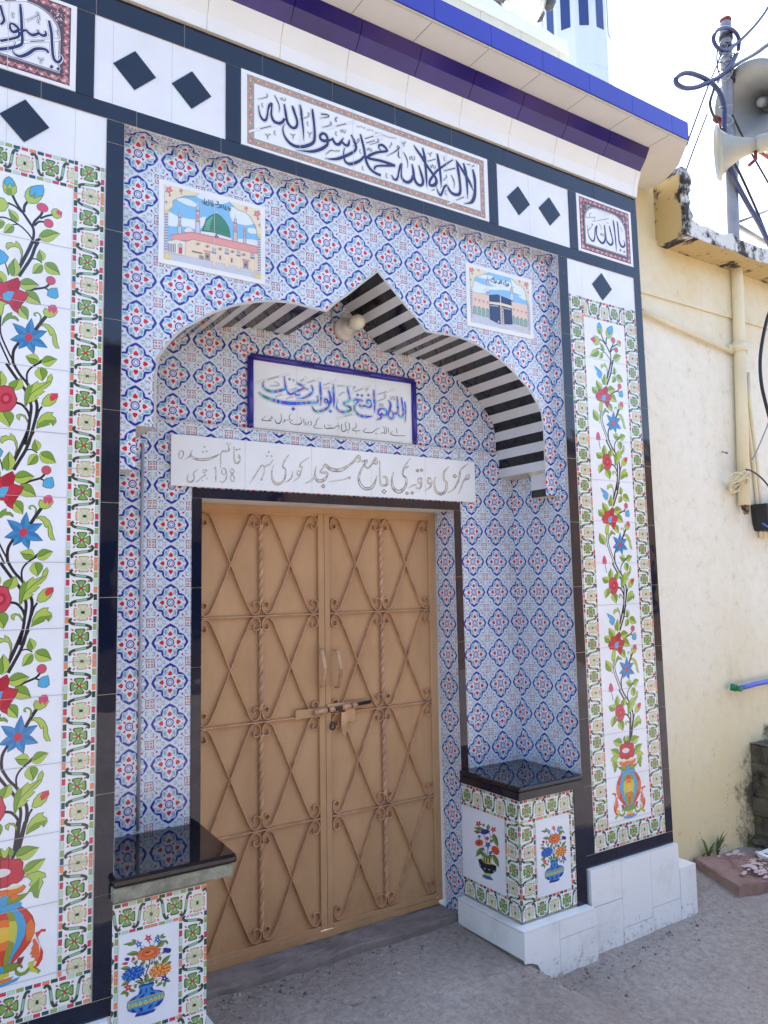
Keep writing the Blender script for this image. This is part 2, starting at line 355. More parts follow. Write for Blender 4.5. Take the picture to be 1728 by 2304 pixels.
# ---------------------------------------------------------------- printed patterns
def motif():
    W = []                                    # list of (poly, colour, layer) in tile units, -1..1
    bg_, lb, nv, wh = col(220,226,232), col(186,200,228), col(34,44,150), col(226,231,236)
    g1, teal, red, cr, pur = col(176,188,200), col(112,176,200), col(210,36,56), col(176,52,84), col(72,66,128)
    W.append(([(-1,-1),(1,-1),(1,1),(-1,1)], bg_, 1))
    q = [(0,.955),(.13,.89),(.27,.795),(.385,.69),(.445,.58),(.455,.47)]
    q2 = q + [(b, a) for a, b in reversed(q[:-1])]
    ring = []
    for k in range(4):
        c_, s_ = round(math.cos(-k*math.pi/2)), round(math.sin(-k*math.pi/2))
        ring += [(x*c_-y*s_, x*s_+y*c_) for x, y in q2[:-1]]
    def off(r, d):
        out = []; n = len(r)
        for k in range(n):
            a, b = r[k-1], r[(k+1) % n]; dx, dy = b[0]-a[0], b[1]-a[1]; l = math.hypot(dx, dy)
            out.append((r[k][0]-dy/l*d, r[k][1]+dx/l*d))
        return out
    tips = [(.97,0),(0,.97),(-.97,0),(0,-.97)]
    W.append((off(ring, .04), lb, 2)); W.append((off(ring, .006), nv, 3)); W.append((off(ring, -.108), lb, 4)); W.append((off(ring, -.128), wh, 5))
    def put(poly, c, L, four=True, refl=False):
        for k in range(4 if four else 1):
            c_, s_ = round(math.cos(k*math.pi/2)), round(math.sin(k*math.pi/2))
            for m_ in ((1, -1) if refl else (1,)):
                W.append(([(x*c_-y*m_*s_, x*s_+y*m_*c_) for x, y in poly], c, L))
    pais = [(.42,.27),(.47,.20),(.58,.19),(.66,.22),(.68,.27),(.60,.31),(.48,.31)]
    put(pais, teal, 7, refl=True); put([(.36,.25),(.42,.15),(.56,.13),(.72,.20),(.74,.29),(.66,.345),(.46,.36)], g1, 6, refl=True)
    put([(.40,.30),(.46,.20),(.58,.165),(.69,.21),(.71,.28),(.62,.33),(.47,.335)], wh, 6.5, refl=True)
    club = [(.335,0),(.34,.08),(.40,.12),(.46,.105),(.51,.065),(.585,0),(.51,-.065),(.46,-.105),(.40,-.12),(.34,-.08)]
    put(club, red, 8)
    put([(.78,.012),(.86,.008),(.86,-.008),(.78,-.012)], col(60,56,60), 8)
    put([(.15,.20),(.20,.16),(.26,.18),(.285,.24),(.27,.285),(.20,.28)], cr, 8)
    put([(.30,.36),(.36,.30),(.40,.34),(.34,.40)], col(120,124,136), 7)
    put([(.58,.66),(.62,.58),(.68,.61),(.72,.69),(.64,.70)], cr, 6)
    put([(.80,1),(.80,.79),(1,.79),(1,.825),(.835,.825),(.835,1)], pur, 6)
    put([(.88,.90),(.90,.88),(.99,.97),(.97,.99)], red, 7); put([(.88,.97),(.90,.99),(.99,.90),(.97,.88)], red, 7)
    sw = [(.52,.80),(.60,.78),(.67,.83),(.66,.92),(.60,.96),(.63,.88),(.60,.84),(.54,.86)]
    put(sw, col(138,168,196), 5.5, refl=False); put([(b, a) for a, b in sw], col(138,168,196), 5.5)
    put([(.70,.72),(.76,.70),(.78,.78),(.71,.78)], col(160,178,204), 5.5)
    put([(.20,.985),(.30,.90),(.42,.955),(.46,.99)], col(158,190,204), 5.5, refl=True)
    put([(.74,.46),(.80,.42),(.90,.44),(.93,.52),(.86,.50),(.80,.53)], col(166,186,208), 5.5, refl=True)
    put([(.20,.62),(.10,.60),(.05,.70),(.10,.78),(.14,.70)], g1, 6, refl=True)
    def circ(r, c, L, n=16): W.append(([(r*math.cos(2*math.pi*k/n), r*math.sin(2*math.pi*k/n)) for k in range(n)], c, L))
    circ(.215, col(58,66,150), 8); circ(.155, col(222,226,244), 9)
    for k in range(8):
        a = k*math.pi/4; x, y = .095*math.cos(a), .095*math.sin(a)
        W.append(([(x-.022,y-.022),(x+.022,y-.022),(x+.022,y+.022),(x-.022,y+.022)], col(40,44,90), 10))
    return [(p, c, int(round(L))) for p, c, L in W]
MOT = motif(); MOT_T = [([t for t in tris(p)] if len(p) > 4 else [p], c, L) for p, c, L in MOT]
def tiles(cv, cx, cy, wins, u0, u1, v0, v1, pitch=.15, grout=col(226,224,214)):
    cv.windows(wins); h = pitch/2; g = .0013; rt = random.Random(int(cx*1000)+int(cy*977))
    i0 = math.floor((u0-cx)/pitch-.5); i1 = math.ceil((u1-cx)/pitch+.5); j0 = math.floor((v0-cy)/pitch-.5); j1 = math.ceil((v1-cy)/pitch+.5)
    for wn, bb in cv.win: cv.win, k = None, cv.win; cv.raw(wn, grout, 0); cv.win = k
    for i in range(i0, i1+1):
        for j in range(j0, j1+1):
            x, y = cx+i*pitch, cy+j*pitch
            if x+h < u0 or x-h > u1 or y+h < v0 or y-h > v1: continue
            if not any(x+h > b[0] and x-h < b[2] and y+h > b[1] and y-h < b[3] for _, b in cv.win): continue
            k = h-g; x += rt.uniform(-.0007, .0007); y += rt.uniform(-.0007, .0007); ro = rt.uniform(-.004, .004); q = rt.uniform(.93, 1.03); qb = q*rt.uniform(.985, 1.015)
            for p, c, L in MOT: cv.add([(x+(a-b*ro)*k, y+(b+a*ro)*k) for a, b in p], (c[0]*q, c[1]*q, c[2]*qb, 1), L)
    cv.windows(None)
def R4(x0, y0, x1, y1): return [(x0,y0),(x1,y0),(x1,y1),(x0,y1)]

cross = []
for k in range(4):
    for x, y in [(.06,.052),(.12,.10),(.185,.15),(.235,.155),(.262,.12),(.268,0),(.262,-.12),(.235,-.155),(.185,-.15),(.12,-.10)]:
        c_, s_ = round(math.cos(-k*math.pi/2)), round(math.sin(-k*math.pi/2)); cross.append((x*c_-y*s_, (x*s_+y*c_)*.93))
petal = [(.05,.025),(.12,.075),(.185,.122),(.225,.125),(.242,.10),(.246,0),(.242,-.10),(.225,-.125),(.185,-.122),(.12,-.075),(.05,-.025)]
MINT, OLIV, DKG, TEALB, REDB, ORAB = col(186,218,192), col(150,172,90), col(52,76,62), col(44,84,92), col(206,62,86), col(238,138,92)
SEQ_L = [ORAB,DKG,REDB,MINT,OLIV,TEALB,REDB,ORAB,DKG,REDB,MINT,OLIV,TEALB]
SEQ_R = [ORAB,OLIV,MINT,ORAB,DKG,MINT,REDB,TEALB,OLIV,MINT,REDB,DKG,ORAB]
def border(cv, f, W, length, t0, win, flip=1, TL=.3025, L=2):
    """f(t, s): distance along the strip and position across it in strip widths -> plane"""
    cv.windows([win]); p = TL/4
    P = lambda t, s: f(t, s*flip)
    cv.add([f(0,-.5), f(length,-.5), f(length,.5), f(0,.5)], col(232,234,230), L)
    n0 = math.floor(-t0/TL)-1
    for n in range(n0, math.ceil((length-t0)/TL)+1):
        o = t0+n*TL
        if o > length+.02 or o+TL < -.02: continue
        for k in range(13):
            a, b = o+(k+.07)*TL/13, o+(k+.90)*TL/13
            for s, sq in ((-.425, SEQ_L), (.425, SEQ_R)):
                cv.add([P(a, s-.055), P(b, s-.055), P(b, s+.055), P(a, s+.055)], col(120,122,118), L+1)
                e = .0007; cv.add([P(a+e, s-.048), P(b-e, s-.048), P(b-e, s+.048), P(a+e, s+.048)], sq[k], L+2)
        cv.add([f(o-.0008,-.5), f(o+.0008,-.5), f(o+.0008,.5), f(o-.0008,.5)], col(150,150,142), L+8)
        for k in range(4):
            t = o+k*p; orange = k % 2 == 0; du = .05 if orange else -.02
            Q = lambda pts, sc=1: [P(t+y*sc*W, du+x*sc) for x, y in pts]
            if orange: c0, c1, c2, cc = col(166,106,84), col(232,180,140), col(196,214,172), col(46,70,60)
            else: c0, c1, c2, cc = col(40,62,48), col(70,112,62), col(134,164,86), col(208,58,52)
            cv.add(Q(cross, 1.04), c0, L+3); cv.add(Q(cross, .97), c1, L+4)
            for m_ in range(4):
                c_, s_ = round(math.cos(m_*math.pi/2)), round(math.sin(m_*math.pi/2)); cv.add(Q([(x*c_-y*s_, x*s_+y*c_) for x, y in petal], .94), c2, L+5)
            cv.add(Q([(.15,.016),(-.15,.016),(-.15,-.016),(.15,-.016)]), MINT, L+6); cv.add(Q([(.014,.11),(-.014,.11),(-.014,-.11),(.014,-.11)]), MINT, L+6)
            cv.add(Q([(.066*math.cos(a), .045*math.sin(a)) for a in (math.pi*2*q/10 for q in range(10))]), cc, L+7)
            for sx in (-1, 1):
                for sy in (-1, 1):
                    x, y = sx*.235, sy*.225; cv.add(Q([(x-sx*.045,y-sy*.035),(x+sx*.012,y-sy*.03),(x+sx*.045,y+sy*.035),(x-sx*.012,y+sy*.03)]), col(196,70,100), L+4)
            m_ = 1 if orange else -1            # S scroll towards the next flower
            S = [(-.27,-.30),(-.335,-.20),(-.25,-.06),(0,0),(.20,.05),(.31,.15),(.28,.27)]
            S = smooth([(P(t+p/2+y*W*.68, -.01+x*m_)) for x, y in S], 3)
            cv.stroke(S, .0088, col(58,78,64), L+5)
            M_ = S[7:12]; cv.stroke(M_, .0062, col(150,184,152), L+6)
    cv.windows(None)

# traced printed artwork: everything below is drawn in the plane of its own tile
GREEN_O, GREEN_L, GREEN_D, VEIN = col(104,124,70), col(178,198,92), col(124,158,66), col(66,92,40)
INK = col(52,50,54)
class Art:
    def __init__(s, cv, crop, ax, val, dx=0, dz=0, mir=None, L=2):
        s.cv, s.crop, s.ax, s.val, s.dx, s.dz, s.mir, s.L = cv, crop, ax, val, dx, dz, mir, L+(.5 if mir is not None else 0)
    def p(s, x, y):
        q = un(s.crop, x, y, s.ax, s.val)
        if s.ax == 0: return (q.y+s.dx, q.z+s.dz)
        a = q.x if s.mir is None else 2*s.mir-q.x
        return (a+s.dx, q.z+s.dz)
    def poly(s, pts, c, L=0, line=None, sm=0):
        if sm: pts = smooth(pts, sm, True)
        P = [s.p(*q) for q in pts]
        if line:
            cx = sum(q[0] for q in P)/len(P); cy = sum(q[1] for q in P)/len(P)
            s.cv.stroke(P+[P[0], P[1]], .0022, line, s.L+L+1)
        s.cv.add(P, c, s.L+L)
    def leaf(s, x0, y0, x1, y1, w, c=None, L=0):
        lo, ld, oo = c or (GREEN_L, GREEN_D, GREEN_O)
        dx, dy = x1-x0, y1-y0; l = math.hypot(dx, dy); ux, uy = dx/l, dy/l; nx, ny = -uy, ux
        prof = [(0,.06),(.10,.26),(.25,.44),(.42,.50),(.60,.42),(.78,.24),(.92,.08),(1,0)]
        A = [(x0+dx*t+nx*w*k, y0+dy*t+ny*w*k) for t, k in prof]; B = [(x0+dx*t-nx*w*k, y0+dy*t-ny*w*k) for t, k in prof]
        mid = [(x0+dx*t+nx*w*.06*math.sin(t*6), y0+dy*t+ny*w*.06*math.sin(t*6)) for t, k in prof]
        s.cv.stroke([s.p(*q) for q in A+B[::-1]], .002, oo, s.L+L)
        s.cv.add([s.p(*q) for q in A+mid[::-1]], lo, s.L+L+1); s.cv.add([s.p(*q) for q in mid+B[::-1]], ld, s.L+L+1)
        if c is None:
            s.cv.stroke([s.p(*q) for q in mid[1:-1]], .0018, VEIN, s.L+L+2)
    def stem(s, pts, w, c=INK, L=0):
        sc = CR[s.crop][2]; P = smooth([s.p(*q) for q in pts], 4)
        a = s.p(*pts[0]); b = s.p(*pts[-1]); l = sum(math.hypot(pts[i+1][0]-pts[i][0], pts[i+1][1]-pts[i][1]) for i in range(len(pts)-1))
        L2 = sum(math.hypot(P[i+1][0]-P[i][0], P[i+1][1]-P[i][1]) for i in range(len(P)-1)); s.cv.stroke(P, max(.0012, w*L2/max(l, 1)), c, s.L+L)
    def oval(s, x, y, rx, ry, c, L=0, rot=0, line=None, n=16, lobes=0):
        pts = []
        for k in range(n if not lobes else lobes*4):
            t = 2*math.pi*k/(n if not lobes else lobes*4); m_ = 1 if not lobes else 1+.09*math.cos(lobes*t)
            a, b = rx*m_*math.cos(t), ry*m_*math.sin(t); r_ = rad(rot); pts.append((x+a*math.cos(r_)-b*math.sin(r_), y+a*math.sin(r_)+b*math.cos(r_)))
        s.poly(pts, c, L, line)
    def star(s, x, y, r, c, L=0, n=5, rot=0, mid=None, inner=.45):
        pts = []
        for k in range(n*2):
            t = math.pi*k/n+rad(rot); q = r if k % 2 == 0 else r*inner; pts.append((x+q*math.cos(t), y+q*math.sin(t)))
        s.poly(pts, c, L, sm=2)
        if mid: s.oval(x, y, r*.16, r*.16, mid, L+2, n=8)
RB = (col(206,70,84), col(184,54,70), col(120,40,52)); BLU = col(86,172,216); REDF = col(196,56,72); STAR = col(72,142,190); PINK = col(214,82,114)

def floral_A(R, l1, r1):
    l1.stem([(190,480),(260,620),(360,760),(440,880),(510,990),(520,1090),(500,1190)], 42); l1.stem([(115,595),(230,650),(330,740)], 34)
    l1.stem([(420,580),(375,650),(370,740)], 36); l1.stem([(655,740),(620,800),(530,890),(500,980)], 34); l1.stem([(815,780),(720,800),(620,840)], 30)
    l1.stem([(690,895),(600,890),(530,950)], 32); l1.stem([(-60,830),(45,820),(180,870),(330,970),(440,1080),(500,1170)], 28); l1.stem([(190,935),(275,930)], 18); l1.stem([(625,1155),(560,1185),(540,1240)], 42)
    for G, B in (([(45,270),(40,350),(60,430),(120,475),(200,480),(250,430),(250,350),(220,270)], [(50,260),(75,215),(130,185),(180,215),(215,275),(220,320),(190,360),(160,300),(130,295),(110,355),(80,310)]),
                 ([(380,500),(390,430),(430,370),(500,335),(640,400),(665,480),(630,540),(570,600),(490,610),(420,590)], [(480,350),(560,325),(665,320),(680,400),(665,480),(600,495),(520,540),(555,430),(470,500),(455,420)])):
        l1.poly(G, GREEN_L, 2, GREEN_O); l1.poly([(x*.5+G[3][0]*.5, y*.55+G[4][1]*.45) for x, y in G], GREEN_D, 3); l1.poly(B, BLU, 5, GREEN_O)
    r1.poly([(120,330),(190,350),(225,420),(205,480),(150,495),(110,450),(150,420),(125,380)], GREEN_L, 2, GREEN_O); r1.poly([(60,385),(115,345),(155,385),(145,440),(120,455),(80,410)], PINK, 4)
    l1.oval(655,670,92,64, PINK, 2, 25, GREEN_O); l1.oval(750,915,78,62, PINK, 2, 35, GREEN_O)
    l1.poly([(790,740),(820,690),(870,685),(960,745),(945,820),(890,845),(830,820)], GREEN_L, 2, GREEN_O); l1.poly([(885,705),(962,742),(942,800),(862,758)], PINK, 4)
    l1.leaf(275,885,125,690,120); l1.leaf(205,950,50,1060,150); l1.leaf(600,1130,930,1075,200); r1.leaf(210,590,55,670,130)
def floral_B(R, l1, r1):
    l1.stem([(505,1190),(430,1350),(330,1540),(230,1720)], 48); l1.stem([(590,1200),(540,1290),(480,1450),(390,1590),(290,1740)], 44); l1.stem([(480,1470),(560,1470),(650,1530)], 22)
    r1.stem([(240,1010),(260,1080),(275,1150)], 12); l1.stem([(770,1850),(700,1910),(550,1935),(400,1975)], 34); l1.stem([(700,1925),(775,1965)], 28)
    l1.poly([(305,1530),(330,1420),(300,1310),(230,1275),(160,1285),(110,1325),(85,1290),(100,1220),(170,1210),(230,1240),(240,1185),(300,1240),(345,1340),(345,1440)], GREEN_L, 1, GREEN_O)
    l1.leaf(650,1500,612,1325,140, L=1); l1.leaf(690,1540,930,1715,180, L=1); l1.leaf(650,1560,500,1695,160, L=1)
    r1.poly([(125,830),(180,870),(230,910),(262,960),(252,1010),(215,1045),(185,1000),(165,960),(182,940),(150,890)], BLU, 2, GREEN_O)
    l1.leaf(205,1740,225,1455,200); r1.leaf(250,1240,160,1070,95); l1.leaf(290,1850,605,1880,190); l1.leaf(380,1985,632,2180,190); r1.leaf(190,1290,92,1180,110)
    R.leaf(300,60,430,272,170)
    r1.poly([(190,1220),(255,1230),(300,1190),(335,1165),(355,1220),(350,1290),(415,1330),(405,1380),(380,1440),(360,1500),(365,1545),(330,1510),(300,1450),(250,1420),(180,1405),(150,1340),(160,1300),(195,1280)], REDF, 4, col(120,40,52))
    r1.poly([(300,1190),(335,1165),(355,1220),(345,1290),(320,1315),(290,1310),(270,1260)], col(178,44,62), 6); r1.poly([(330,1400),(400,1390),(370,1440),(350,1500),(320,1470)], col(180,46,64), 6)
    r1.poly([(250,1350),(285,1315),(322,1318),(315,1370),(300,1420),(262,1410)], BLU, 7)
    l1.oval(785,1805,74,62, PINK, 2, 30, GREEN_O); l1.poly([(740,1960),(790,1925),(880,1920),(895,1990),(900,2060),(860,2085),(790,2070),(730,2040)], BLU, 2, GREEN_O)
def floral_C(l2, r1):
    r1.stem([(230,1590),(240,1750),(285,1900),(350,2080)], 17); r1.stem([(255,1550),(264,1740),(312,1900),(385,2090)], 17)
    r1.poly([(225,1390),(255,1400),(300,1440),(268,1460),(265,1550),(240,1600),(210,1590),(205,1520),(220,1450)], GREEN_L, 2, GREEN_O)
    l2.stem([(540,440),(620,330),(710,220)], 48); l2.stem([(320,590),(220,720),(195,830),(200,960)], 42)
    for a, b in ((485,250),(725,450),(732,705),(520,802),(282,722),(153,582),(192,325)): l2.leaf(440,545,a,b,130, (STAR, col(58,124,176), col(60,90,130)), 1)
    l2.oval(440,545,60,62, col(206,62,78), 4)
    l2.poly([(690,90),(665,150),(690,210),(760,240),(840,220),(900,140),(830,150)], GREEN_L, 2, GREEN_O); l2.poly([(740,60),(800,35),(860,45),(880,90),(885,130),(820,190),(800,120),(770,170),(745,140)], PINK, 4)
    l2.stem([(620,300),(630,220),(580,165),(530,175),(535,205),(560,205)], 26, GREEN_D)
    l2.poly([(610,370),(680,330),(760,350),(830,420),(870,520),(880,620),(918,725),(860,710),(820,650),(810,560),(815,490),(790,525),(765,500),(740,430),(680,370)], GREEN_L, 1, GREEN_O)
    l2.poly([(20,370),(50,250),(110,180),(185,155),(175,205),(240,220),(285,270),(285,300),(230,260),(150,250),(80,290)], GREEN_D, 1, GREEN_O)
    r1.leaf(200,1750,110,1555,110); r1.stem([(190,1720),(225,1790)], 10); l2.leaf(600,920,392,835,160); l2.leaf(640,935,885,888,170)
    l2.stem([(600,940),(640,900),(680,900)], 22)
    r1.poly([(175,1935),(195,1925),(215,1960),(232,2020),(228,2070),(160,2060),(158,2000)], PINK, 3)
def floral_D(l2, r2, r1):
    l2.stem([(640,930),(520,990),(440,1060),(410,1150),(425,1290)], 28); l2.leaf(625,1010,650,1228,200)
    l2.stem([(200,950),(300,1120),(400,1240),(460,1340)], 44); l2.stem([(90,950),(240,1170),(370,1340),(440,1480),(480,1620),(460,1800),(430,2000),(375,2215)], 46)
    l2.stem([(540,1490),(570,1600),(560,1750),(510,1950),(435,2215)], 46); l2.stem([(650,1620),(600,1690),(565,1800)], 30); l2.stem([(200,1555),(330,1590),(420,1690),(455,1780)], 42)
    l2.poly([(385,1640),(375,1500),(385,1380),(450,1260),(470,1300),(590,1225),(600,1270),(720,1240),(740,1160),(795,1110),(815,1170),(780,1270),(700,1340),(640,1360),(690,1385),(620,1440),(530,1470),(600,1480),(520,1540),(440,1560)], GREEN_L, 3, GREEN_O)
    l2.poly([(385,1620),(380,1500),(390,1390),(450,1270),(470,1300),(520,1270),(480,1400),(430,1530)], GREEN_D, 5); l2.stem([(400,1610),(460,1450),(580,1350),(770,1230)], 8, VEIN, 6)
    l2.poly([(640,1590),(670,1500),(730,1440),(800,1420),(890,1420),(895,1470),(850,1560),(780,1610),(690,1620)], GREEN_L, 2, GREEN_O); l2.poly([(760,1470),(810,1420),(895,1420),(890,1480),(830,1530),(780,1540)], col(214,70,84), 4)
    l2.poly([(560,1970),(580,1850),(640,1760),(730,1710),(825,1715),(800,1760),(860,1800),(870,1860),(815,1925),(790,1880),(740,1880),(770,1900),(680,1930),(600,1950)], GREEN_L, 2, GREEN_O); l2.poly([(560,1970),(600,1880),(690,1830),(860,1830),(815,1925),(790,1880),(740,1880),(770,1900),(680,1930)], GREEN_D, 3)
    l2.poly([(430,1880),(380,1790),(320,1755),(300,1800),(300,1840),(255,1800),(250,1755),(310,1735),(380,1755),(425,1830)], GREEN_L, 1, GREEN_O)
    r1.stem([(205,2070),(230,2212)], 13)
    for q in ((150,180,150,5,85),(235,200,280,75,95),(120,220,10,140,110),(115,320,62,480,95),(190,400,240,582,105)): r2.leaf(*q)
    r2.poly([(130,180),(185,155),(240,180),(250,230),(270,290),(265,350),(240,410),(180,430),(145,400),(150,350),(120,310),(120,240)], col(202,74,92), 4, col(120,40,52)); r2.oval(200,290,38,62, col(184,52,70), 6); r2.oval(200,290,18,30, col(214,96,110), 7)
def floral_V(a, m):
    a.stem([(190,-5),(170,200),(135,400)], 40); a.stem([(270,-5),(205,230),(175,360)], 36)
    OR, RD, BL_, YG = col(226,118,52), col(208,66,50), col(70,158,204), col(196,196,70)
    for s in (a, m):
        s.leaf(170,380,425,278,150); s.leaf(250,560,495,398,130); s.leaf(10,420,8,285,120)
        s.poly([(240,610),(330,560),(420,535),(490,560),(500,600),(450,620),(470,660),(430,740),(412,832),(370,820),(350,760),(300,770),(340,700),(310,690),(345,640),(300,600)], GREEN_L, 2, GREEN_O); s.poly([(410,830),(370,820),(350,760),(300,770),(340,700),(400,640),(430,600),(420,720)], GREEN_D, 4)
        s.poly([(0,375),(60,410),(120,400),(150,410),(210,400),(250,440),(240,520),(265,560),(235,630),(190,665),(130,670),(90,700),(0,730)], REDF, 5, col(120,36,48))
        s.poly([(-5,760),(120,735),(255,685),(280,705),(235,765),(120,805),(-5,830)], OR, 5, RD); s.poly([(60,735),(180,690),(250,690),(180,725),(100,742)], col(226,222,150), 7)
        s.poly([(-5,860),(60,850),(130,790),(200,800),(315,770),(260,825),(200,870),(80,910),(-5,925)], col(128,148,54), 4, GREEN_O); s.poly([(120,790),(200,800),(160,850),(110,850)], OR, 6); s.poly([(-5,820),(30,815),(40,915),(-5,925)], BL_, 7)
        s.poly([(-5,930),(100,905),(200,870),(235,880),(230,922),(100,975),(-5,1000)], BL_, 8)
        s.poly([(180,940),(230,925),(290,960),(350,1030),(377,1120),(370,1210),(330,1310),(270,1390),(190,1480),(120,1560),(95,1560),(150,1460),(230,1330),(275,1220),(285,1120),(260,1040)], RD, 5, col(130,50,40)); s.poly([(340,1060),(377,1120),(372,1200),(340,1290),(290,1310),(280,1220),(288,1120)], OR, 7)
        s.poly([(120,970),(180,945),(250,1020),(285,1120),(270,1230),(210,1360),(140,1470),(100,1560),(75,1560),(110,1440),(160,1330),(185,1210),(180,1110),(150,1020)], BL_, 6)
        s.poly([(60,990),(120,970),(160,1030),(185,1130),(180,1220),(140,1370),(80,1560),(25,1580),(50,1440),(90,1300),(100,1150),(90,1060)], col(140,152,50), 6); s.poly([(95,1090),(165,1080),(187,1150),(175,1240),(150,1320),(92,1300),(100,1180)], YG, 7)
        s.poly([(-5,1005),(60,990),(90,1060),(100,1150),(90,1300),(50,1440),(25,1580),(-5,1590)], RD, 6); s.poly([(-5,1080),(93,1070),(100,1180),(88,1310),(60,1400),(-5,1420)], OR, 7); s.poly([(-5,1160),(99,1150),(92,1290),(-5,1330)], col(232,186,70), 8)
        s.poly([(-5,1600),(60,1570),(170,1540),(215,1560),(150,1620),(40,1655),(-5,1660)], col(128,148,54), 9, GREEN_O); s.poly([(170,1560),(190,1490),(262,1470),(235,1540),(200,1582)], col(150,58,64), 8); s.poly([(-5,1590),(25,1580),(35,1650),(-5,1660)], BL_, 10)
        s.poly([(-5,1670),(95,1640),(90,1690),(-5,1730)], YG, 6); s.poly([(-5,1735),(150,1685),(100,1740),(-5,1775)], OR, 7); s.poly([(-5,1770),(130,1722),(220,1690),(180,1740),(60,1790),(-5,1812)], BL_, 6)
        s.poly([(355,1610),(390,1550),(430,1460),(440,1360),(400,1270),(380,1210),(420,1195),(450,1170),(500,1170),(495,1200),(450,1200),(410,1260),(430,1330),(470,1420),(460,1500),(420,1570),(380,1600)], RD, 4); s.poly([(380,1270),(350,1290),(360,1340),(335,1390),(345,1400),(320,1450),(350,1455),(330,1480),(380,1490),(370,1520),(410,1530),(430,1440),(420,1340)], col(224,112,70), 3)
        s.stem([(170,1640),(210,1668),(280,1645),(340,1590),(430,1645)], 40, col(128,150,56), 3); s.stem([(170,1640),(172,1590),(225,1572),(235,1600)], 24, col(108,132,54), 4); s.poly([(300,1540),(380,1510),(360,1590),(430,1650),(330,1640)], YG, 4)
    a.oval(5,560,108,46, col(228,216,214), 8, -12)
def floral_panel(cv, x0, ztop, zbot, L=2):
    """one column of painted tiles, 0.3 m wide, top tile buds, three repeats of three tiles, vase at the foot"""
    xw = x0+.297; cv.windows([R4(x0, zbot, xw, ztop)]); cv.rect(x0, zbot, xw, ztop, col(236,238,240), L)
    dl = x0-(-.523); dr = x0-2.1615
    mk = lambda crop, dx, dz=0, mir=None: Art(cv, crop, 1, -.06, dx, dz, mir, L+1)
    L1 = mk('l1', dl); R1 = mk('r1', dr); floral_A(mk('l2', dl), L1, R1)
    for k in range(3):
        dz = -.6085*k; l1, l2, r1, r2 = mk('l1', dl, dz), mk('l2', dl, dz), mk('r1', dr, dz), mk('r2', dr, dz)
        floral_B(l2, l1, r1); floral_C(l2, r1); floral_D(l2, r2, r1)
    floral_V(mk('l3', dl), mk('l3', dl, 0, -.3745))
    for k in range(12): cv.rect(x0, ztop-.2025*(k+1)-.0008, xw, ztop-.2025*(k+1)+.0008, col(176,178,178), L+14)
    cv.windows(None)

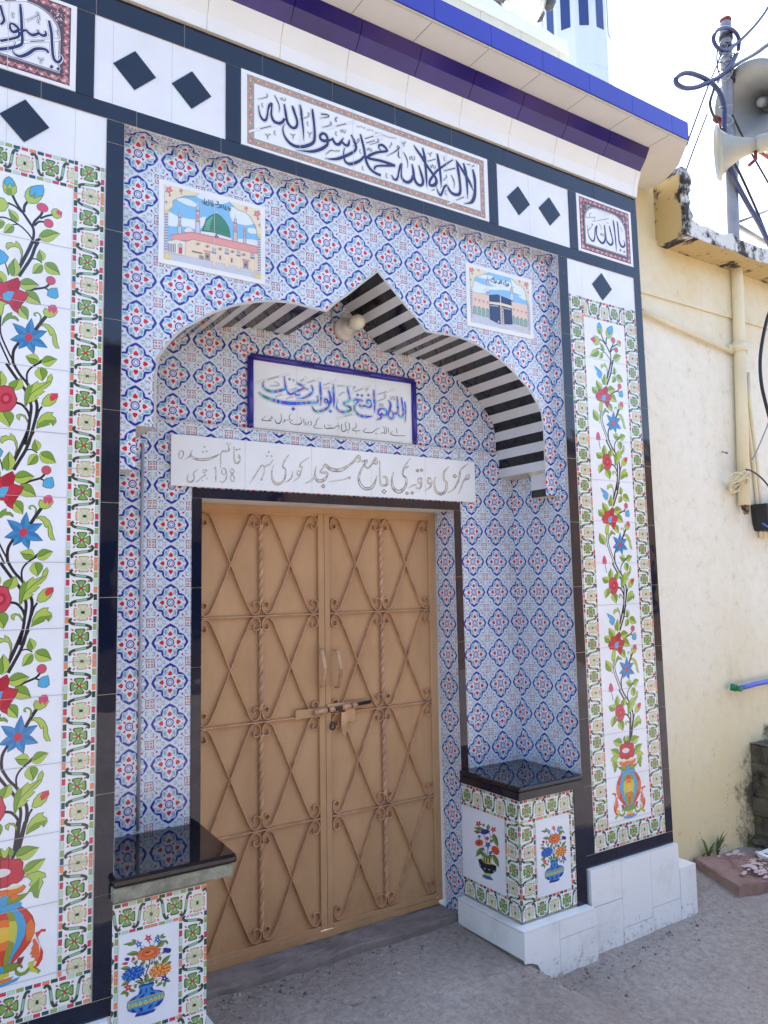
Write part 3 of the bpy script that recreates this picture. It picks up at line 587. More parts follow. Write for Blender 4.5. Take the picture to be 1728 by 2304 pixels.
def bouquet(a):
    lv = [(600,620,345,655,90),(540,400,270,440,50),(530,410,380,465,40),(550,380,460,335,60),(700,560,640,510,60),(1030,480,1200,345,110),(1040,270,1025,220,50),(1090,290,1160,200,50),(1110,290,1210,260,40),(1000,890,1010,790,90),(1120,870,1310,670,90),(1240,880,1330,815,60),(640,910,760,805,70),(530,880,575,790,60),(420,1230,220,1360,80),(800,950,780,870,60),(880,880,930,800,40),(720,1280,525,1255,70),(830,1270,970,1180,80),(770,1290,800,1090,100),(740,1300,640,1320,80),(330,1470,205,1545,60),(350,1490,345,1600,70),(400,1455,535,1470,60),(540,1320,525,1415,50),(1130,1270,1000,1365,50),(1180,1270,1170,1380,60),(1210,1240,1310,1250,50),(1000,1230,1000,1305,50),(1070,700,1090,790,60),(1200,345,1260,430,45),(410,960,215,970,80)]
    G3 = (col(128,150,72), col(96,120,62), col(80,98,62))
    for pts, w_ in (([(860,760),(840,900),(780,1050),(750,1200)],28),([(1120,640),(960,740),(880,800)],14),([(955,720),(950,920)],14),([(440,800),(500,850),(550,910)],12),([(600,1150),(700,1240)],30),([(930,1150),(840,1250)],25),([(700,1080),(760,1180)],16),([(840,360),(870,470)],14),([(980,380),(920,470)],14),([(700,460),(760,490)],10),([(480,1340),(620,1315)],9),([(1090,1190),(950,1240)],10)): a.stem(pts, w_, col(46,50,44))
    for q in lv: a.leaf(*q, c=G3)
    R_, B_, DB, OR = col(200,62,78), col(58,112,186), col(50,52,140), col(222,122,70)
    a.star(820,300,105,R_,2,5,20,col(240,170,150)); a.star(605,430,100,B_,2,5,40,col(230,230,220)); a.star(1025,330,100,B_,2,5,10,col(230,230,220))
    a.oval(830,630,262,140,OR,2,-20,col(170,80,50),lobes=11); a.oval(835,620,190,92,col(206,98,56),4,-20,lobes=9); a.oval(840,615,110,48,col(228,140,84),5,-20); a.oval(810,608,70,20,col(120,66,40),6,-20)
    a.poly([(1110,620),(1160,570),(1210,620),(1150,645)], col(104,134,80), 2); a.poly([(1150,530),(1190,508),(1250,515),(1325,530),(1312,610),(1240,628),(1170,600)], DB, 3, sm=2)
    a.poly([(285,750),(370,720),(410,740),(390,800),(320,805)], DB, 3); a.poly([(445,790),(470,720),(500,705),(535,750),(510,800)], R_, 3); a.leaf(370,850,235,875,50,(R_,R_,R_))
    for cx, cy, rx, ry, rot, c0, c1, c2 in ((490,1080,275,140,-25,col(42,92,176),col(84,146,214),col(30,70,150)),(1080,1010,255,140,-20,col(222,132,66),col(238,190,96),col(190,86,60))):
        a.oval(cx,cy,rx,ry,c0,2,rot,lobes=18)
        for rr, k in ((.82,20),(.58,14),(.34,9)):
            for j in range(k):
                t = 2*math.pi*j/k; X, Y = rx*rr*math.cos(t), ry*rr*math.sin(t); r_ = rad(rot); x, y = cx+X*math.cos(r_)-Y*math.sin(r_), cy+X*math.sin(r_)+Y*math.cos(r_); a.oval(x,y,36,14,c1 if j % 2 else c2,4,rot+math.degrees(t)*.6,n=6)
    a.star(370,1390,115,R_,2,5,-30,col(236,190,120)); a.star(1180,1190,105,DB,2,5,0,col(230,230,240))
    V0, V1, V2 = col(64,140,200), col(40,60,150), col(96,160,168)
    body = [(605,1360),(940,1268),(945,1300),(905,1385),(940,1450),(1050,1450),(1165,1480),(1175,1560),(1140,1680),(1060,1780),(890,1860),(985,1870),(940,1920),(760,1990),(520,2040),(560,1970),(640,1940),(470,1945),(370,1910),(350,1830),(360,1730),(450,1640),(600,1550),(640,1440),(620,1400)]
    a.poly(body, V0, 3, V1)
    for q in ([(605,1360),(940,1268),(945,1300),(612,1392)],[(660,1440),(690,1430),(660,1535),(610,1550)],[(760,1410),(790,1400),(790,1500),(750,1510)],[(850,1390),(890,1380),(935,1450),(900,1465)],[(700,1540),(760,1520),(700,1630),(590,1665),(640,1590)],[(850,1500),(930,1480),(1010,1530),(880,1580)],[(1080,1460),(1165,1490),(1170,1480),(1050,1540)],[(430,1880),(500,1870),(560,1940),(470,1945)],[(600,1850),(700,1830),(700,1920),(640,1930)],[(840,1780),(930,1750),(870,1850),(800,1870)],[(1030,1710),(1150,1640),(1060,1780),(960,1810)],[(520,2040),(560,1980),(985,1870),(940,1920),(760,1990)],[(420,1690),(560,1580),(520,1660),(440,1700)]): a.poly(q, V1, 4)
    a.poly([(362,1722),(1172,1478),(1160,1610),(352,1872)], V2, 5, col(196,170,96))
    for x, y, w_ in ((390,1800,26),(465,1785,30),(545,1770,38),(645,1745,42),(765,1715,56),(880,1675,42),(975,1640,40),(1055,1605,32),(1130,1575,26)):
        a.poly([(x-w_,y+6),(x,y-52),(x+w_,y-6),(x,y+52)], col(224,220,110), 7); a.poly([(x-w_*.5,y+3),(x,y-26),(x+w_*.5,y-3),(x,y+26)], col(196,92,50), 8)
def black_vase(a):
    G3 = (col(122,144,66), col(92,116,56), col(76,92,56)); R_, B_, OR = col(190,56,66), col(52,54,142), col(206,84,56)
    for pts in ([(230,170),(290,300),(345,450),(330,590)],[(370,240),(385,350),(350,480),(335,590)],[(300,280),(330,340),(360,430)],[(250,400),(310,500),(325,590)],[(430,480),(380,540),(340,590)]): a.stem(pts, 8, col(46,50,40))
    for q in ((420,270,485,455,60),(350,215,358,145,45),(300,215,162,190,40),(270,460,188,575,60),(420,550,498,718,60),(300,575,240,470,45),(320,590,290,520,40),(340,590,430,560,50),(380,380,420,350,36),(250,250,160,235,40),(300,170,280,135,30)): a.leaf(*q, c=G3)
    a.star(225,140,52,R_,2,5,10,col(230,180,160)); a.star(422,215,50,R_,2,5,30,col(230,180,160)); a.star(205,250,30,col(150,60,80),2); a.oval(310,245,62,34,B_,2,-8,lobes=8); a.oval(232,390,54,46,OR,2,0,lobes=9); a.oval(232,392,16,10,col(70,30,30),4); a.oval(450,492,46,66,OR,2,-35,lobes=9)
    for x, y, r in ((235,308,32),(348,420,52),(285,475,30),(382,525,34)): a.star(x,y,r,col(58,72,160),3,5,15,col(120,170,220))
    a.oval(340,332,26,22,R_,3,lobes=5); a.oval(408,312,16,12,R_,3)
    a.poly([(262,560),(300,595),(405,612),(390,650),(420,690),(300,680),(280,640)], col(196,196,110), 3)
    for x in (300,335,372): a.poly([(x-8,590),(x+8,594),(x+6,660),(x-10,655)], col(40,40,36), 4)
    a.poly([(220,612),(262,600),(290,650),(350,672),(420,680),(465,700),(460,765),(405,805),(310,792),(245,710)], col(40,42,44), 5, col(150,150,90), sm=1)
    for x, y in ((245,690),(310,735),(368,750),(435,770)): a.oval(x,y,14,12,col(84,160,200),7)
    a.poly([(305,790),(400,806),(385,840),(300,822)], col(196,196,110), 4); a.poly([(282,815),(390,848),(420,886),(330,872),(275,838)], col(66,108,176), 4, col(40,50,90))
# ---------------------------------------------------------------- traced lettering
def pen(cv, crop, val, data, colour, L, halo=None, w0=10, scale=1.0, grad=None):
    """data: 'x,y,w x,y,w ...;' one pen stroke per ';', width optional"""
    sc = CR[crop][2]
    for st in data.strip().split(';'):
        P = []
        for tk in st.split():
            a = [float(q) for q in tk.split(',')]; P.append((a[0], a[1], (a[2] if len(a) > 2 else w0)*scale))
        if not P: continue
        if len(P) == 1:                       # a rhombic dot
            x, y, w_ = P[0]; D = lambda k: [un(crop, *q, 1, val) for q in ((x-k*.62,y+k*.02),(x-k*.02,y-k*.62),(x+k*.62,y-k*.02),(x+k*.02,y+k*.62))]
            if halo: cv.add([(q.x, q.z) for q in D(w_*1.45)], halo[0], L); cv.add([(q.x, q.z) for q in D(w_*1.3)], halo[1], L+1)
            cv.add([(q.x, q.z) for q in D(w_)], grad(x, y) if grad else colour, L+3); continue
        P = smooth(P, 5)
        Q = [un(crop, x, y, 1, val) for x, y, _ in P]; Q2 = [un(crop, x+10, y, 1, val) for x, y, _ in P]; Q3 = [un(crop, x, y+10, 1, val) for x, y, _ in P]
        pts = [(q.x, q.z) for q in Q]; wd = []
        for k in range(len(P)):
            a = P[max(k-1, 0)]; b = P[min(k+1, len(P)-1)]; dx, dy = b[0]-a[0], b[1]-a[1]; l = math.hypot(dx, dy) or 1
            sx = (Q2[k]-Q[k]).length/10; sy = (Q3[k]-Q[k]).length/10
            wd.append(max(.0009, P[k][2]*math.hypot(dy/l*sx, dx/l*sy)))
        if halo:
            ends = [(2*pts[0][0]-pts[1][0], 2*pts[0][1]-pts[1][1])]+pts+[(2*pts[-1][0]-pts[-2][0], 2*pts[-1][1]-pts[-2][1])]
            ww = [wd[0]]+wd+[wd[-1]]
            cv.stroke(ends, [q+halo[2] for q in ww], halo[0], L); cv.stroke(ends, [q+halo[2]-halo[3] for q in ww], halo[1], L+1)
        n = len(P)
        if grad:
            for k in range(n-1): cv.stroke(pts[k:k+2], wd[k:k+2], grad(P[k][0], P[k][1]), L+3)
        else: cv.stroke(pts, wd, colour, L+3)
KAL = {'k1':("175,480,14 190,600,26 225,700,44 275,755,48 320,735,42 345,640,34 355,560,34 380,480,46 425,440,30 418,560,36 415,650,42 455,760,55 540,810,60 620,790,52 665,720,40;655,450,28 680,600,48 695,700,50 720,800,56 790,885,54 860,895,50 897,830,44 890,740,46 850,620,50 825,540,50 800,480,26;"
 "945,465,34 965,560,50 985,720,42 1010,930,34 1020,1140,6;1180,540,26 1190,640,48 1215,850,44 1225,1050,48 1200,1165,52 1100,1225,62 950,1252,62 820,1222,62 720,1140,54 650,1020,36 632,900,22 668,810,8;"
 "1470,1100,50 1430,1025,55 1370,1002,50 1325,1050,44 1345,1115,55 1420,1142,60 1480,1120,50 1470,1150,44 1450,1220,50 1350,1290,60 1200,1335,56 1060,1335,36 880,1310,6",
 "330,258,14 340,310,18 310,330,14 230,350,10 160,357,4;475,290,16 530,400,24 565,500,18 560,610,5;585,330,10 600,372,12 625,345,10 640,382,12 672,385,12 680,340,8;245,430 240,490 268,515;205,915,14 410,865,17;295,1015,12 325,1025,14 345,1060,14 348,1105,6;345,1060 370,1025 405,1020;482,950 470,1010 502,1035;770,1015,12 800,1025,14 820,1060,14 820,1110,6;820,1060 840,1025 865,1025;1085,985 1110,990 1130,1030 1132,1085,5;1130,1030 1155,990 1180,990;1090,630 1120,620 1110,660 1088,650 1120,680 1030,715,12 935,740,5;1092,780 1085,840 1112,858;1340,640,26 1460,652,26 1475,690,22 1330,717,6;1515,775 1535,800 1510,815 1540,830 1450,870,14 1360,890,5;1650,690,8 1620,740 1640,780"),
 'k2':("180,800,40 300,805,46 390,775,34 405,742,22;395,770,44 450,860,56 520,868,56 565,810,40 605,752,10;565,820,44 640,890,52 690,880,46 708,810,30 700,778,8;745,690,28 790,790,52 832,900,52 822,980,42 760,1030,50 640,1090,56 500,1140,56 380,1150,40 260,1137,6;"
 "622,930,14 605,1020,22 610,1120,36 640,1200,46 720,1240,58 840,1210,56 940,1150,46 980,1090,28;915,680,26 945,800,48 985,960,48 1010,1130,50 1060,1270,52 1130,1360,52 1220,1420,52 1300,1450,52;"
 "1255,890,40 1330,890,52 1402,960,46 1395,1000,46 1250,1018,48 1120,1062,52 1050,1115,52 1100,1140,52 1300,1182,52 1450,1230,56 1570,1272,44;1258,890,34 1262,945,26 1300,985,22;1570,1275,40 1400,1270,42 1240,1275,36 1190,1300,36 1170,1350,24",
 "465,535,14 650,487,16;545,600 560,645 585,600 600,645 630,655 632,600;457,370 445,430 475,455;462,630 455,690 482,715;995,770,15 1160,720,17;1020,850,15 1185,800,15;1090,882,8 1230,835,14 1262,800 1245,770 1232,800 1250,825;270,1058,10 370,985,14 440,1000 480,990 500,1005 530,985;912,960 905,1020 935,1045;1040,940 1055,985 1080,940 1095,990 1125,1000 1122,950;1490,835,14 1500,870,12 1480,890 1460,940;962,1280 950,1330 980,1355;1402,1410 1395,1480 1422,1500;845,820,14 880,770,14 895,800,14 830,870,14 770,910,8;1410,1090,6 1560,1010,18 1620,960,16 1635,915,12 1605,915 1625,1000 1615,1090 1650,1130;845,520,6 872,550,6 920,535,6 985,575,6 1000,550,6;1030,590,6 1060,610,7 1100,600,6 1160,630,6;1185,650,6 1220,660,6 1265,668,6;1290,672,6 1430,735,6 1580,757,6"),
 'k3':("5,820,14 40,890,34 85,907,42 115,860,30 135,760,32 160,660,38 192,622,18 178,760,30 185,860,40 230,930,52 300,952,55 360,910,46 385,830,36;365,625,24 390,740,44 402,860,48 440,955,52 500,1005,52 550,990,48 562,920,46 532,800,44 485,650,22;555,340,26 590,500,50 610,700,44 625,900,36 632,1050,6;"
 "400,290,12 450,375,40 540,500,52 620,640,50 720,780,50 790,880,48 800,955,52 760,1003,58 690,1002,52 682,930,42 740,840,38 800,760,38 900,680,36 1095,550,16;815,440,26 835,560,50 860,720,44 880,900,36 885,1060,6;"
 "800,1020,8 825,1110,26 870,1180,42 905,1130,36 940,1040,36 980,1005,34 1010,1050,38 1060,1130,48 1130,1170,56 1200,1165,52 1227,1090,42 1212,900,42 1185,720,50 1155,560,20;1160,580,30 1240,700,44 1320,830,50 1400,970,42 1460,1110,8;1280,610,26 1310,720,50 1335,880,44 1350,1080,30 1355,1240,6;1445,720,28 1475,850,50 1488,1000,46 1480,1180,52 1440,1290,52 1380,1322,32 1290,1330,6",
 "5,450,8 90,385,16 140,350,14 130,308,12 103,325,12 130,400,12 130,480,14 158,525,10;215,420,14 265,510,24 292,620,14 285,700,4;320,490 335,545 360,490 375,550 408,550 410,490;185,240 222,280 222,320,6;222,280 240,242 260,242;650,430 690,465 690,500,6;690,465 708,430 726,430;640,582,13 790,538,15;700,640 710,690 735,640 750,695 778,695 777,650;715,1097,10 775,1075,14;930,752,15 1140,700,19;942,490 935,540 955,578;965,828,14 985,855 950,890 925,925;1060,820,10 1100,900,20 1120,980,12 1115,1060,4;967,1090 955,1150 985,1180;1155,1272,11 1290,1213,15;1340,635 1370,640 1405,628;1428,672,11 1475,653,15")}
KR = ("910,390,40 935,500,54 960,650,54 970,850,52 985,1030,52 1020,1130,56 1080,1168,56 1130,1130,44 1145,1080,38 1108,1030,16;960,1255,62;1085,1292,62;840,580,24 855,650,46 800,672,52 730,632,44 700,560,18;735,610,30 690,640,46 600,662,56 520,610,46 485,572,40 400,590,52;375,80,30 385,200,54 400,400,52 405,600,56 415,750,52 390,840,52 250,890,60 100,915,60 -20,925,60;"
 "180,440,30 270,470,52 345,560,56 250,605,52 190,545,50 182,450,40;360,600,52 340,690,46 200,735,46 0,772,50;905,1000,44 860,940,52 760,915,52 640,930,56 520,1010,60 380,1060,56 280,1020,36 235,940,18 300,780,10;0,100,50 40,250,50 75,380,52 30,450,42 0,455,34",
 "247,240 230,310 262,345;690,290 690,250 715,255 712,290 660,320 500,390,6;712,290 735,340 710,400 715,435 738,430;560,782,18 830,768,15;1050,570,12 1085,640,16 1112,740,6;700,1090 745,1110 760,1150 755,1195,6;760,1150 790,1110 822,1112;90,15,18 300,12,18")
KA = ("1155,810,28 1175,920,42 1195,1150,38 1215,1350,46 1270,1470,62 1330,1490,56 1362,1420,36 1330,1310,12;1250,1580,60;1345,1622,60;1050,780,28 1070,900,48 1095,1100,42 1125,1400,36 1140,1630,6;945,930,26 975,1050,44 1025,1250,38 1042,1370,46 990,1440,62 920,1390,58 870,1290,42 850,1120,30 842,980,8;815,910,30 835,1080,42 842,1250,46 820,1350,52 760,1392,66 670,1310,56 615,1180,38 605,1050,38 625,925,22 575,1000,32 565,1180,32 550,1290,42 510,1340,48 440,1270,42 390,1150,26 375,1000,16 370,910,6",
 "480,860,18 512,915,18 470,905,16;490,940,12 420,1020,14 355,1085,5;620,795,12 935,740,17;885,830,12 900,860,12 930,868,12;680,870,8 730,980,15 738,1050,4;715,1120 725,1185 750,1130 765,1195 795,1195 790,1130;1240,950,6 1285,1040,14 1300,1110,4;315,670,14 360,718,16 430,690,14 420,630,12 480,585,10;440,690,12 470,720,14 520,700,12 590,700,12;500,780,12 540,810,12 600,815,12;560,700,10 552,790,10;650,515,7 720,560,7 790,570,7;800,580,6 850,620,6 965,635,6")
DUA = {'d1':("365,545,14 342,640,36 400,720,52 520,757,58 650,742,58 770,705,46;740,460,16 752,580,36 775,700,46 820,785,52 880,805,44 930,760,30;965,600,44 1060,640,52 1115,682,50 1000,740,44 930,775,50 960,815,50 1050,822,36;1090,690,36 1200,717,24;1240,630,22 1272,700,42 1262,770,42 1180,840,46 1080,880,30 970,893,5;"
 "265,760,12 320,822,46 450,885,62 650,945,72 850,975,74 1050,972,66 1250,962,62 1355,960,58 1372,890,36 1345,830,14;1410,570,22 1415,700,46 1425,900,42 1418,1030,5;1565,950,40 1520,890,46 1488,925,40 1520,962,44 1572,960,44 1560,1050,46 1450,1112,52 1330,1125,44 1270,1060,26 1255,1000,8;1560,720,24 1600,840,52 1602,950,50 1560,985,40;910,1078,62;1600,1122,52;840,525,42;915,545,42",
 "430,530,20 640,475,22;480,650,10 640,640,18 610,590,10 560,575,10;1165,590,16 1310,548,18;1040,565,16 1110,522,20;555,862,10 700,812,15;780,890,10 910,848,14;1480,640,16 1600,588,14;840,732,10 965,688,12;1480,700,8 1590,680,10",
 "315,1285,16 400,1300,14 510,1302,12;315,1283,8 405,1208,6;500,1210 516,1250 470,1270 440,1300,6;680,1165,8 686,1290,14 640,1352,20 585,1330,16 570,1270,8;735,1270 755,1290 735,1305 765,1300 710,1345,6;780,1285 850,1278 830,1222 885,1165,5;845,1330 900,1362 1020,1365,14 1060,1330,6;845,1328 910,1280,6;1048,1252,20;1065,1280 1062,1345 1000,1388,5;1105,1258 1110,1352;1135,1320 1145,1350 1100,1388,5;1185,1310 1192,1352 1140,1392,5;1230,1300 1252,1362 1200,1392,5;1400,1240,6 1345,1305 1330,1370 1290,1412 1350,1440 1460,1442,6;1490,1370,8 1505,1432,14 1580,1447,16 1650,1420,8;1560,1385,18;1600,1385,18"),
 'd2':("80,360,20 85,500,46 92,700,42 92,815,5;0,500,40 42,650,46 30,722,42 -5,742,34;345,400,26 362,520,42 387,640,42 350,692,42 270,727,42 330,772,46 412,812,48 390,862,52 280,892,56 180,862,46 140,780,26 162,650,6;440,700,26 480,660,52 600,672,50 640,690,26;560,690,42 500,740,42 468,810,42 510,900,52 600,962,56 720,975,44 820,965,6;"
 "560,740,40 600,790,46 660,770,42 740,802,46 792,770,46 782,700,38 740,660,42 700,700,32 745,742,30;835,470,24 840,600,46 850,760,44 850,910,5;880,1030,8 950,1012,36 985,960,42 930,932,46 920,872,46 980,822,42 1060,850,46 1082,900,42 1040,960,52 965,900,34;1105,660,22 1150,740,46 1132,850,46 1100,950,46 1160,1012,52 1202,980,46 1190,900,42 1120,840,30;1190,910,46 1280,905,46 1282,750,42 1268,590,20;1290,930,42 1340,982,46 1387,930,42 1372,750,42 1350,610,22;1410,690,22 1427,820,38 1425,1000,24 1420,1090,5;535,570,46;615,582,46;735,572,46;35,877,46",
 "160,400,18 290,400,12;480,512,14 630,453,18;920,557,14 1075,508,18;900,690,8 1000,650,14 1050,620,14 1055,560,12 1030,575,12 1050,620,12;1150,600 1160,655 1190,600 1200,655 1222,655 1222,600;935,730 950,778 975,730 990,778 1005,778 1005,730;280,972,14 430,933,16;190,590,12 230,540,16 290,520,12;440,430,12 490,415,16 450,470,10;670,460,12 730,445,16 690,500,10",
 "0,1165,8 40,1192 100,1190 150,1150 190,1140 182,1200,6;175,1105,18;240,1110 233,1220,14 280,1252,18 322,1200,12 300,1110 340,1062,6;375,1090 382,1210 330,1228,6;340,1235,16;362,1262,16;500,1088,7 505,1170 430,1220 500,1242,14 585,1235,6;510,1285,16;700,1190,7 640,1242 690,1272,15 800,1272,14 860,1230 900,1210 950,1182,6;868,1285,16;900,1292,16;960,1302,6 1000,1272 1035,1280 1030,1180,8;1000,1160,10 1020,1180,10;1060,1160 1070,1280 1030,1292,6;1105,1180 1110,1272;1262,1192 1270,1287;1195,1250,6 1140,1292 1200,1322,14 1300,1332,12 1430,1333,10")}
NAME = {'n1':"1190,390,12 1175,440,12 1202,460,14 1195,395,12;1105,260,14 1110,480,26 1140,540,34 1195,520,26 1215,430,10;1150,315,30;1200,308,30;1055,205,8 1012,255,16 1022,320,22 975,345,30 920,340,22 882,385,16 878,500,16 880,620,6;1005,190 975,222 1012,240;862,390,14 760,440,34 620,482,44 480,480,40 395,440,32 370,390,22 398,318,8;385,380,16 340,440,18 262,477,5;602,268,30;578,352,28;642,345,28;205,330,16 242,350,18 240,420,18 200,465,18 170,430,16 178,360,16 205,330,14;1072,635,14 1108,680,16 1075,722,16 1045,785,16 1072,855,18 1108,830,16 1100,770,16 1068,720,16 1038,680,16 1072,635,14;968,690,14 945,742,14 905,722,16 898,660,16 932,630,16 965,665,16 978,760,18 950,842,18 900,872,18 868,850,10;765,645,14 795,618,16 795,862,20;650,780 645,822;570,660,12 650,660,14 600,702,14 568,690,12 622,742,14 560,782,14 510,832,14 440,872,6;565,835,20;492,650,10 420,710,18 432,790,20 400,850,26 340,862,28 312,810,18 338,715,8",
 'n2':"430,290,10 380,362,18 330,382,18 300,402,20 270,378,18 238,402,18 160,530,16 72,657,5;300,402,14 290,500,12 258,575,12 245,602,14 272,585,8;362,180,26;335,240,26;402,240,26;662,222,10 600,310,18 572,400,22 612,442,20 605,560,22 560,632,30 480,658,38 420,592,30 408,480,16 436,368,6;720,465,10 702,560,18 650,612,16 608,632,5;870,392,12 828,402,14 850,342,16 967,260,8;832,478,14 798,458,14 788,510,16 825,522,16 852,440,16 862,390,10;835,515,14 790,580,16 715,622,5;1657,285,12 1560,380,32 1420,452,50 1280,432,50 1208,370,34 1170,420,16 1130,482,22 1225,490,34 1232,540,26 1180,600,44 1100,612,46 1058,560,34 1050,500,20 1072,390,8;1052,540,26 1000,602,24 888,657,5;1176,690,56;1258,622,6 1480,590,16 1580,550,14 1560,590,12",
 'n3':"0,232,14 80,165,26 150,88,28 162,150,22 122,162,14;185,160,18 250,148,28 215,200,22 172,280,22 150,380,30 190,470,38 260,497,38 330,460,32 382,325,6;218,200,16 262,240,22 320,182,18 360,112,22 372,180,24 330,180,14;410,148,12 418,420,18 450,455,28 500,440,28 492,360,28 450,345,22;465,530,52;792,115,8 720,222,18 700,320,24 742,372,24 730,470,28 660,532,44 590,502,38 560,400,24 582,285,6;770,215,16 732,242,16;870,450,16 820,455,18 768,492,6;918,432,16 930,370,18 890,378,16 900,432,16 932,420,18 910,492,20 858,482,16;880,270,40;930,265,40;750,552,40;815,547,40;1050,382,18 1020,358,18 1010,420,18 1052,432,18 1060,400,16 1040,472,20 968,522,5;1272,222,10 1212,290,20 1212,382,24 1242,422,24 1230,520,28 1170,562,36 1110,522,30 1090,430,18 1102,345,6;1345,340,46;1512,182,8 1420,262,20 1402,350,22 1380,420,20 1330,502,18 1258,547,6;1522,308,16 1520,362,20 1480,382,18 1502,322,18 1450,412,18 1420,490,16 1383,562,5"}
# ---------------------------------------------------------------- the gateway
gate = tag(empty('mosque_gateway', (.98, .3, 0)), 'tall mosque gateway clad in black, white and blue patterned tiles with a pointed striped arch', 'gateway')
XL, XR = -.063, 1.997
PLAST = plain('pale_render', (214,212,204), .8, 0, 30, .2)
m = MB()
m.box(-.675, -.0585, 0, XL-.001, 1.0, 3.69, wp=True)                       # left pier
m.box(XR+.004, -.0585, 0, 2.605, 1.0, 3.69, wp=True)                       # right pier
m.box(XL-.001, -.0585, 3.2455, XR+.004, 1.0, 3.69, wp=True)                # lintel over the niche
m.box(XL-.001, .346, 2.325, XR+.004, 1.0, 3.2455, wp=True)                 # back of the arch
m.box(XL-.001, .3235, 0, .352, 1.0, 2.325, wp=True)
m.box(1.612, .3235, 0, XR+.004, 1.0, 2.325, wp=True)
m.box(.352, .3235, 2.022, 1.612, 1.0, 2.325, wp=True)
m.build('masonry_core', PLAST, gate)

# flat printed and plain white tiles of the front
WHT = col(233,235,237); LINE = col(196,198,196)
def wpanel(x0, z0, x1, z1, vj=(), hj=()):
    cv = Canvas('y', -.0585)
    cv.rect(x0, z0, x1, z1, WHT, 1)
    for x in vj: cv.rect(x-.0008, z0, x+.0008, z1, LINE, 2)
    for z in hj: cv.rect(x0, z-.0008, x1, z+.0008, LINE, 2)
    cv.build('white_tile_panel', GLAZE, gate)
wpanel(-.165, 3.305, .297, 3.602, (-.105, .098)); wpanel(1.622, 3.305, 2.087, 3.602, (1.821,)); wpanel(-.62, 3.07, -.124, 3.246, (-.425, -.222)); wpanel(2.06, 3.06, 2.553, 3.248, (2.163, 2.366))
# black strip tiles, each 0.3 x 0.06, and the diamond inserts
m = MB(); random.seed(3)
def strips(x0, z0, x1, z1, first, horiz):
    a0, a1 = (x0, x1) if horiz else (z0, z1); a = first
    while a > a0: a -= .3045
    while a < a1:
        b = a+.3045; p, q = max(a, a0)+.001, min(b, a1)-.001
        if q-p > .01:
            j = random.uniform(0, .0012)
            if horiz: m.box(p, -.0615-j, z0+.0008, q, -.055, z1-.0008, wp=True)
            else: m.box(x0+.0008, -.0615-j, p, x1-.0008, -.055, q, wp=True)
        a = b
strips(-.675, 3.6025, 2.605, 3.69, -.163, True); strips(-.675, 3.247, 2.605, 3.304, -.024, True)
for x0, x1 in ((-.675,-.621),(-.224,-.166),(.298,.357),(1.563,1.621),(2.088,2.142),(2.553,2.605)): strips(x0, 3.3045, x1, 3.602, 3.602, False)
for x0, x1 in ((-.123,-.064),(1.998,2.059),(2.553,2.605),(-.675,-.621)): strips(x0, .426, x1, 3.2465, 3.166, False)
strips(1.998, .37, 2.605, .4255, 2.2, True); strips(-.675, .37, -.064, .4255, -.3, True)
for x, z in ((-.032,3.451),(.170,3.451),(-.374,3.156),(1.752,3.457),(1.955,3.457),(2.305,3.151)):
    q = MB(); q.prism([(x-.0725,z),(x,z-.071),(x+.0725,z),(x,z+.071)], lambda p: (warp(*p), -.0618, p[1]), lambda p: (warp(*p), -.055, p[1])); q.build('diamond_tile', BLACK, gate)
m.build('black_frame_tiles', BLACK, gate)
m = MB()                                        # thin mortar bed seen in the joints
for x0, z0, x1, z1 in ((-.675,3.247,2.605,3.304),(-.675,3.6025,2.605,3.69),(-.124,.37,-.063,3.247),(1.998,.37,2.06,3.247),(2.552,.37,2.605,3.602)): m.box(x0, -.0605, z0, x1, -.056, z1, wp=True)
m.build('mortar_joints', GROUT, gate)

# floral columns with their bead-and-flower borders
def floral_column(x0, x1, name, phL, phR):
    cv = Canvas('y', -.0595); W = .0985
    zt, zb = 3.069, .4265
    border(cv, lambda t, s: (x1-W/2+s*W, zt-t), W, zt-zb-W, zt-phR, R4(x1-W, zb+W, x1, zt))
    border(cv, lambda t, s: (x0+W/2+s*W, zt-.0-t), W, zt-zb-W, zt-phL, R4(x0, zb+W, x0+W, zt))
    border(cv, lambda t, s: (x0+W+t, zt-W/2-s*W), W, x1-x0-2*W, .0, R4(x0+W, zt-W, x1-W, zt))
    border(cv, lambda t, s: (x0+t, zb+W/2-s*W), W, x1-x0, x1-x0, R4(x0, zb, x1, zb+W))
    floral_panel(cv, x0+W, zt-W, zb+W)
    return cv.build(name, GLAZE, gate)
floral_column(-.6205, -.1255, 'floral_tile_column', 2.96, 2.96); floral_column(2.0615, 2.5525, 'floral_tile_column', 2.96, 2.96)

# arch curtain
AL = [(.068,2.222),(.068,2.40),(.077,2.472),(.114,2.528),(.159,2.582),(.2,2.612),(.254,2.652),(.321,2.691),(.384,2.718),(.449,2.740),(.52,2.755),(.594,2.762),(.68,2.759),(.745,2.757)]
AM = [(.745,2.757),(.79,2.802),(.845,2.846),(.913,2.907),(.9905,2.973)]
hl = smooth(AL[2:], 3); ARC = AL[:2]+hl+smooth(AM, 3)[1:]
ARC = ARC+[(1.981-x, z) for x, z in reversed(ARC[:-1])]
ARC[-1] = (ARC[-1][0], 2.20)
m = MB(); top = 3.2455
pan = [(XL,top),(XL,2.068),(.003,2.068),(.003,2.222)]+ARC+[(ARC[-1][0],2.20)]
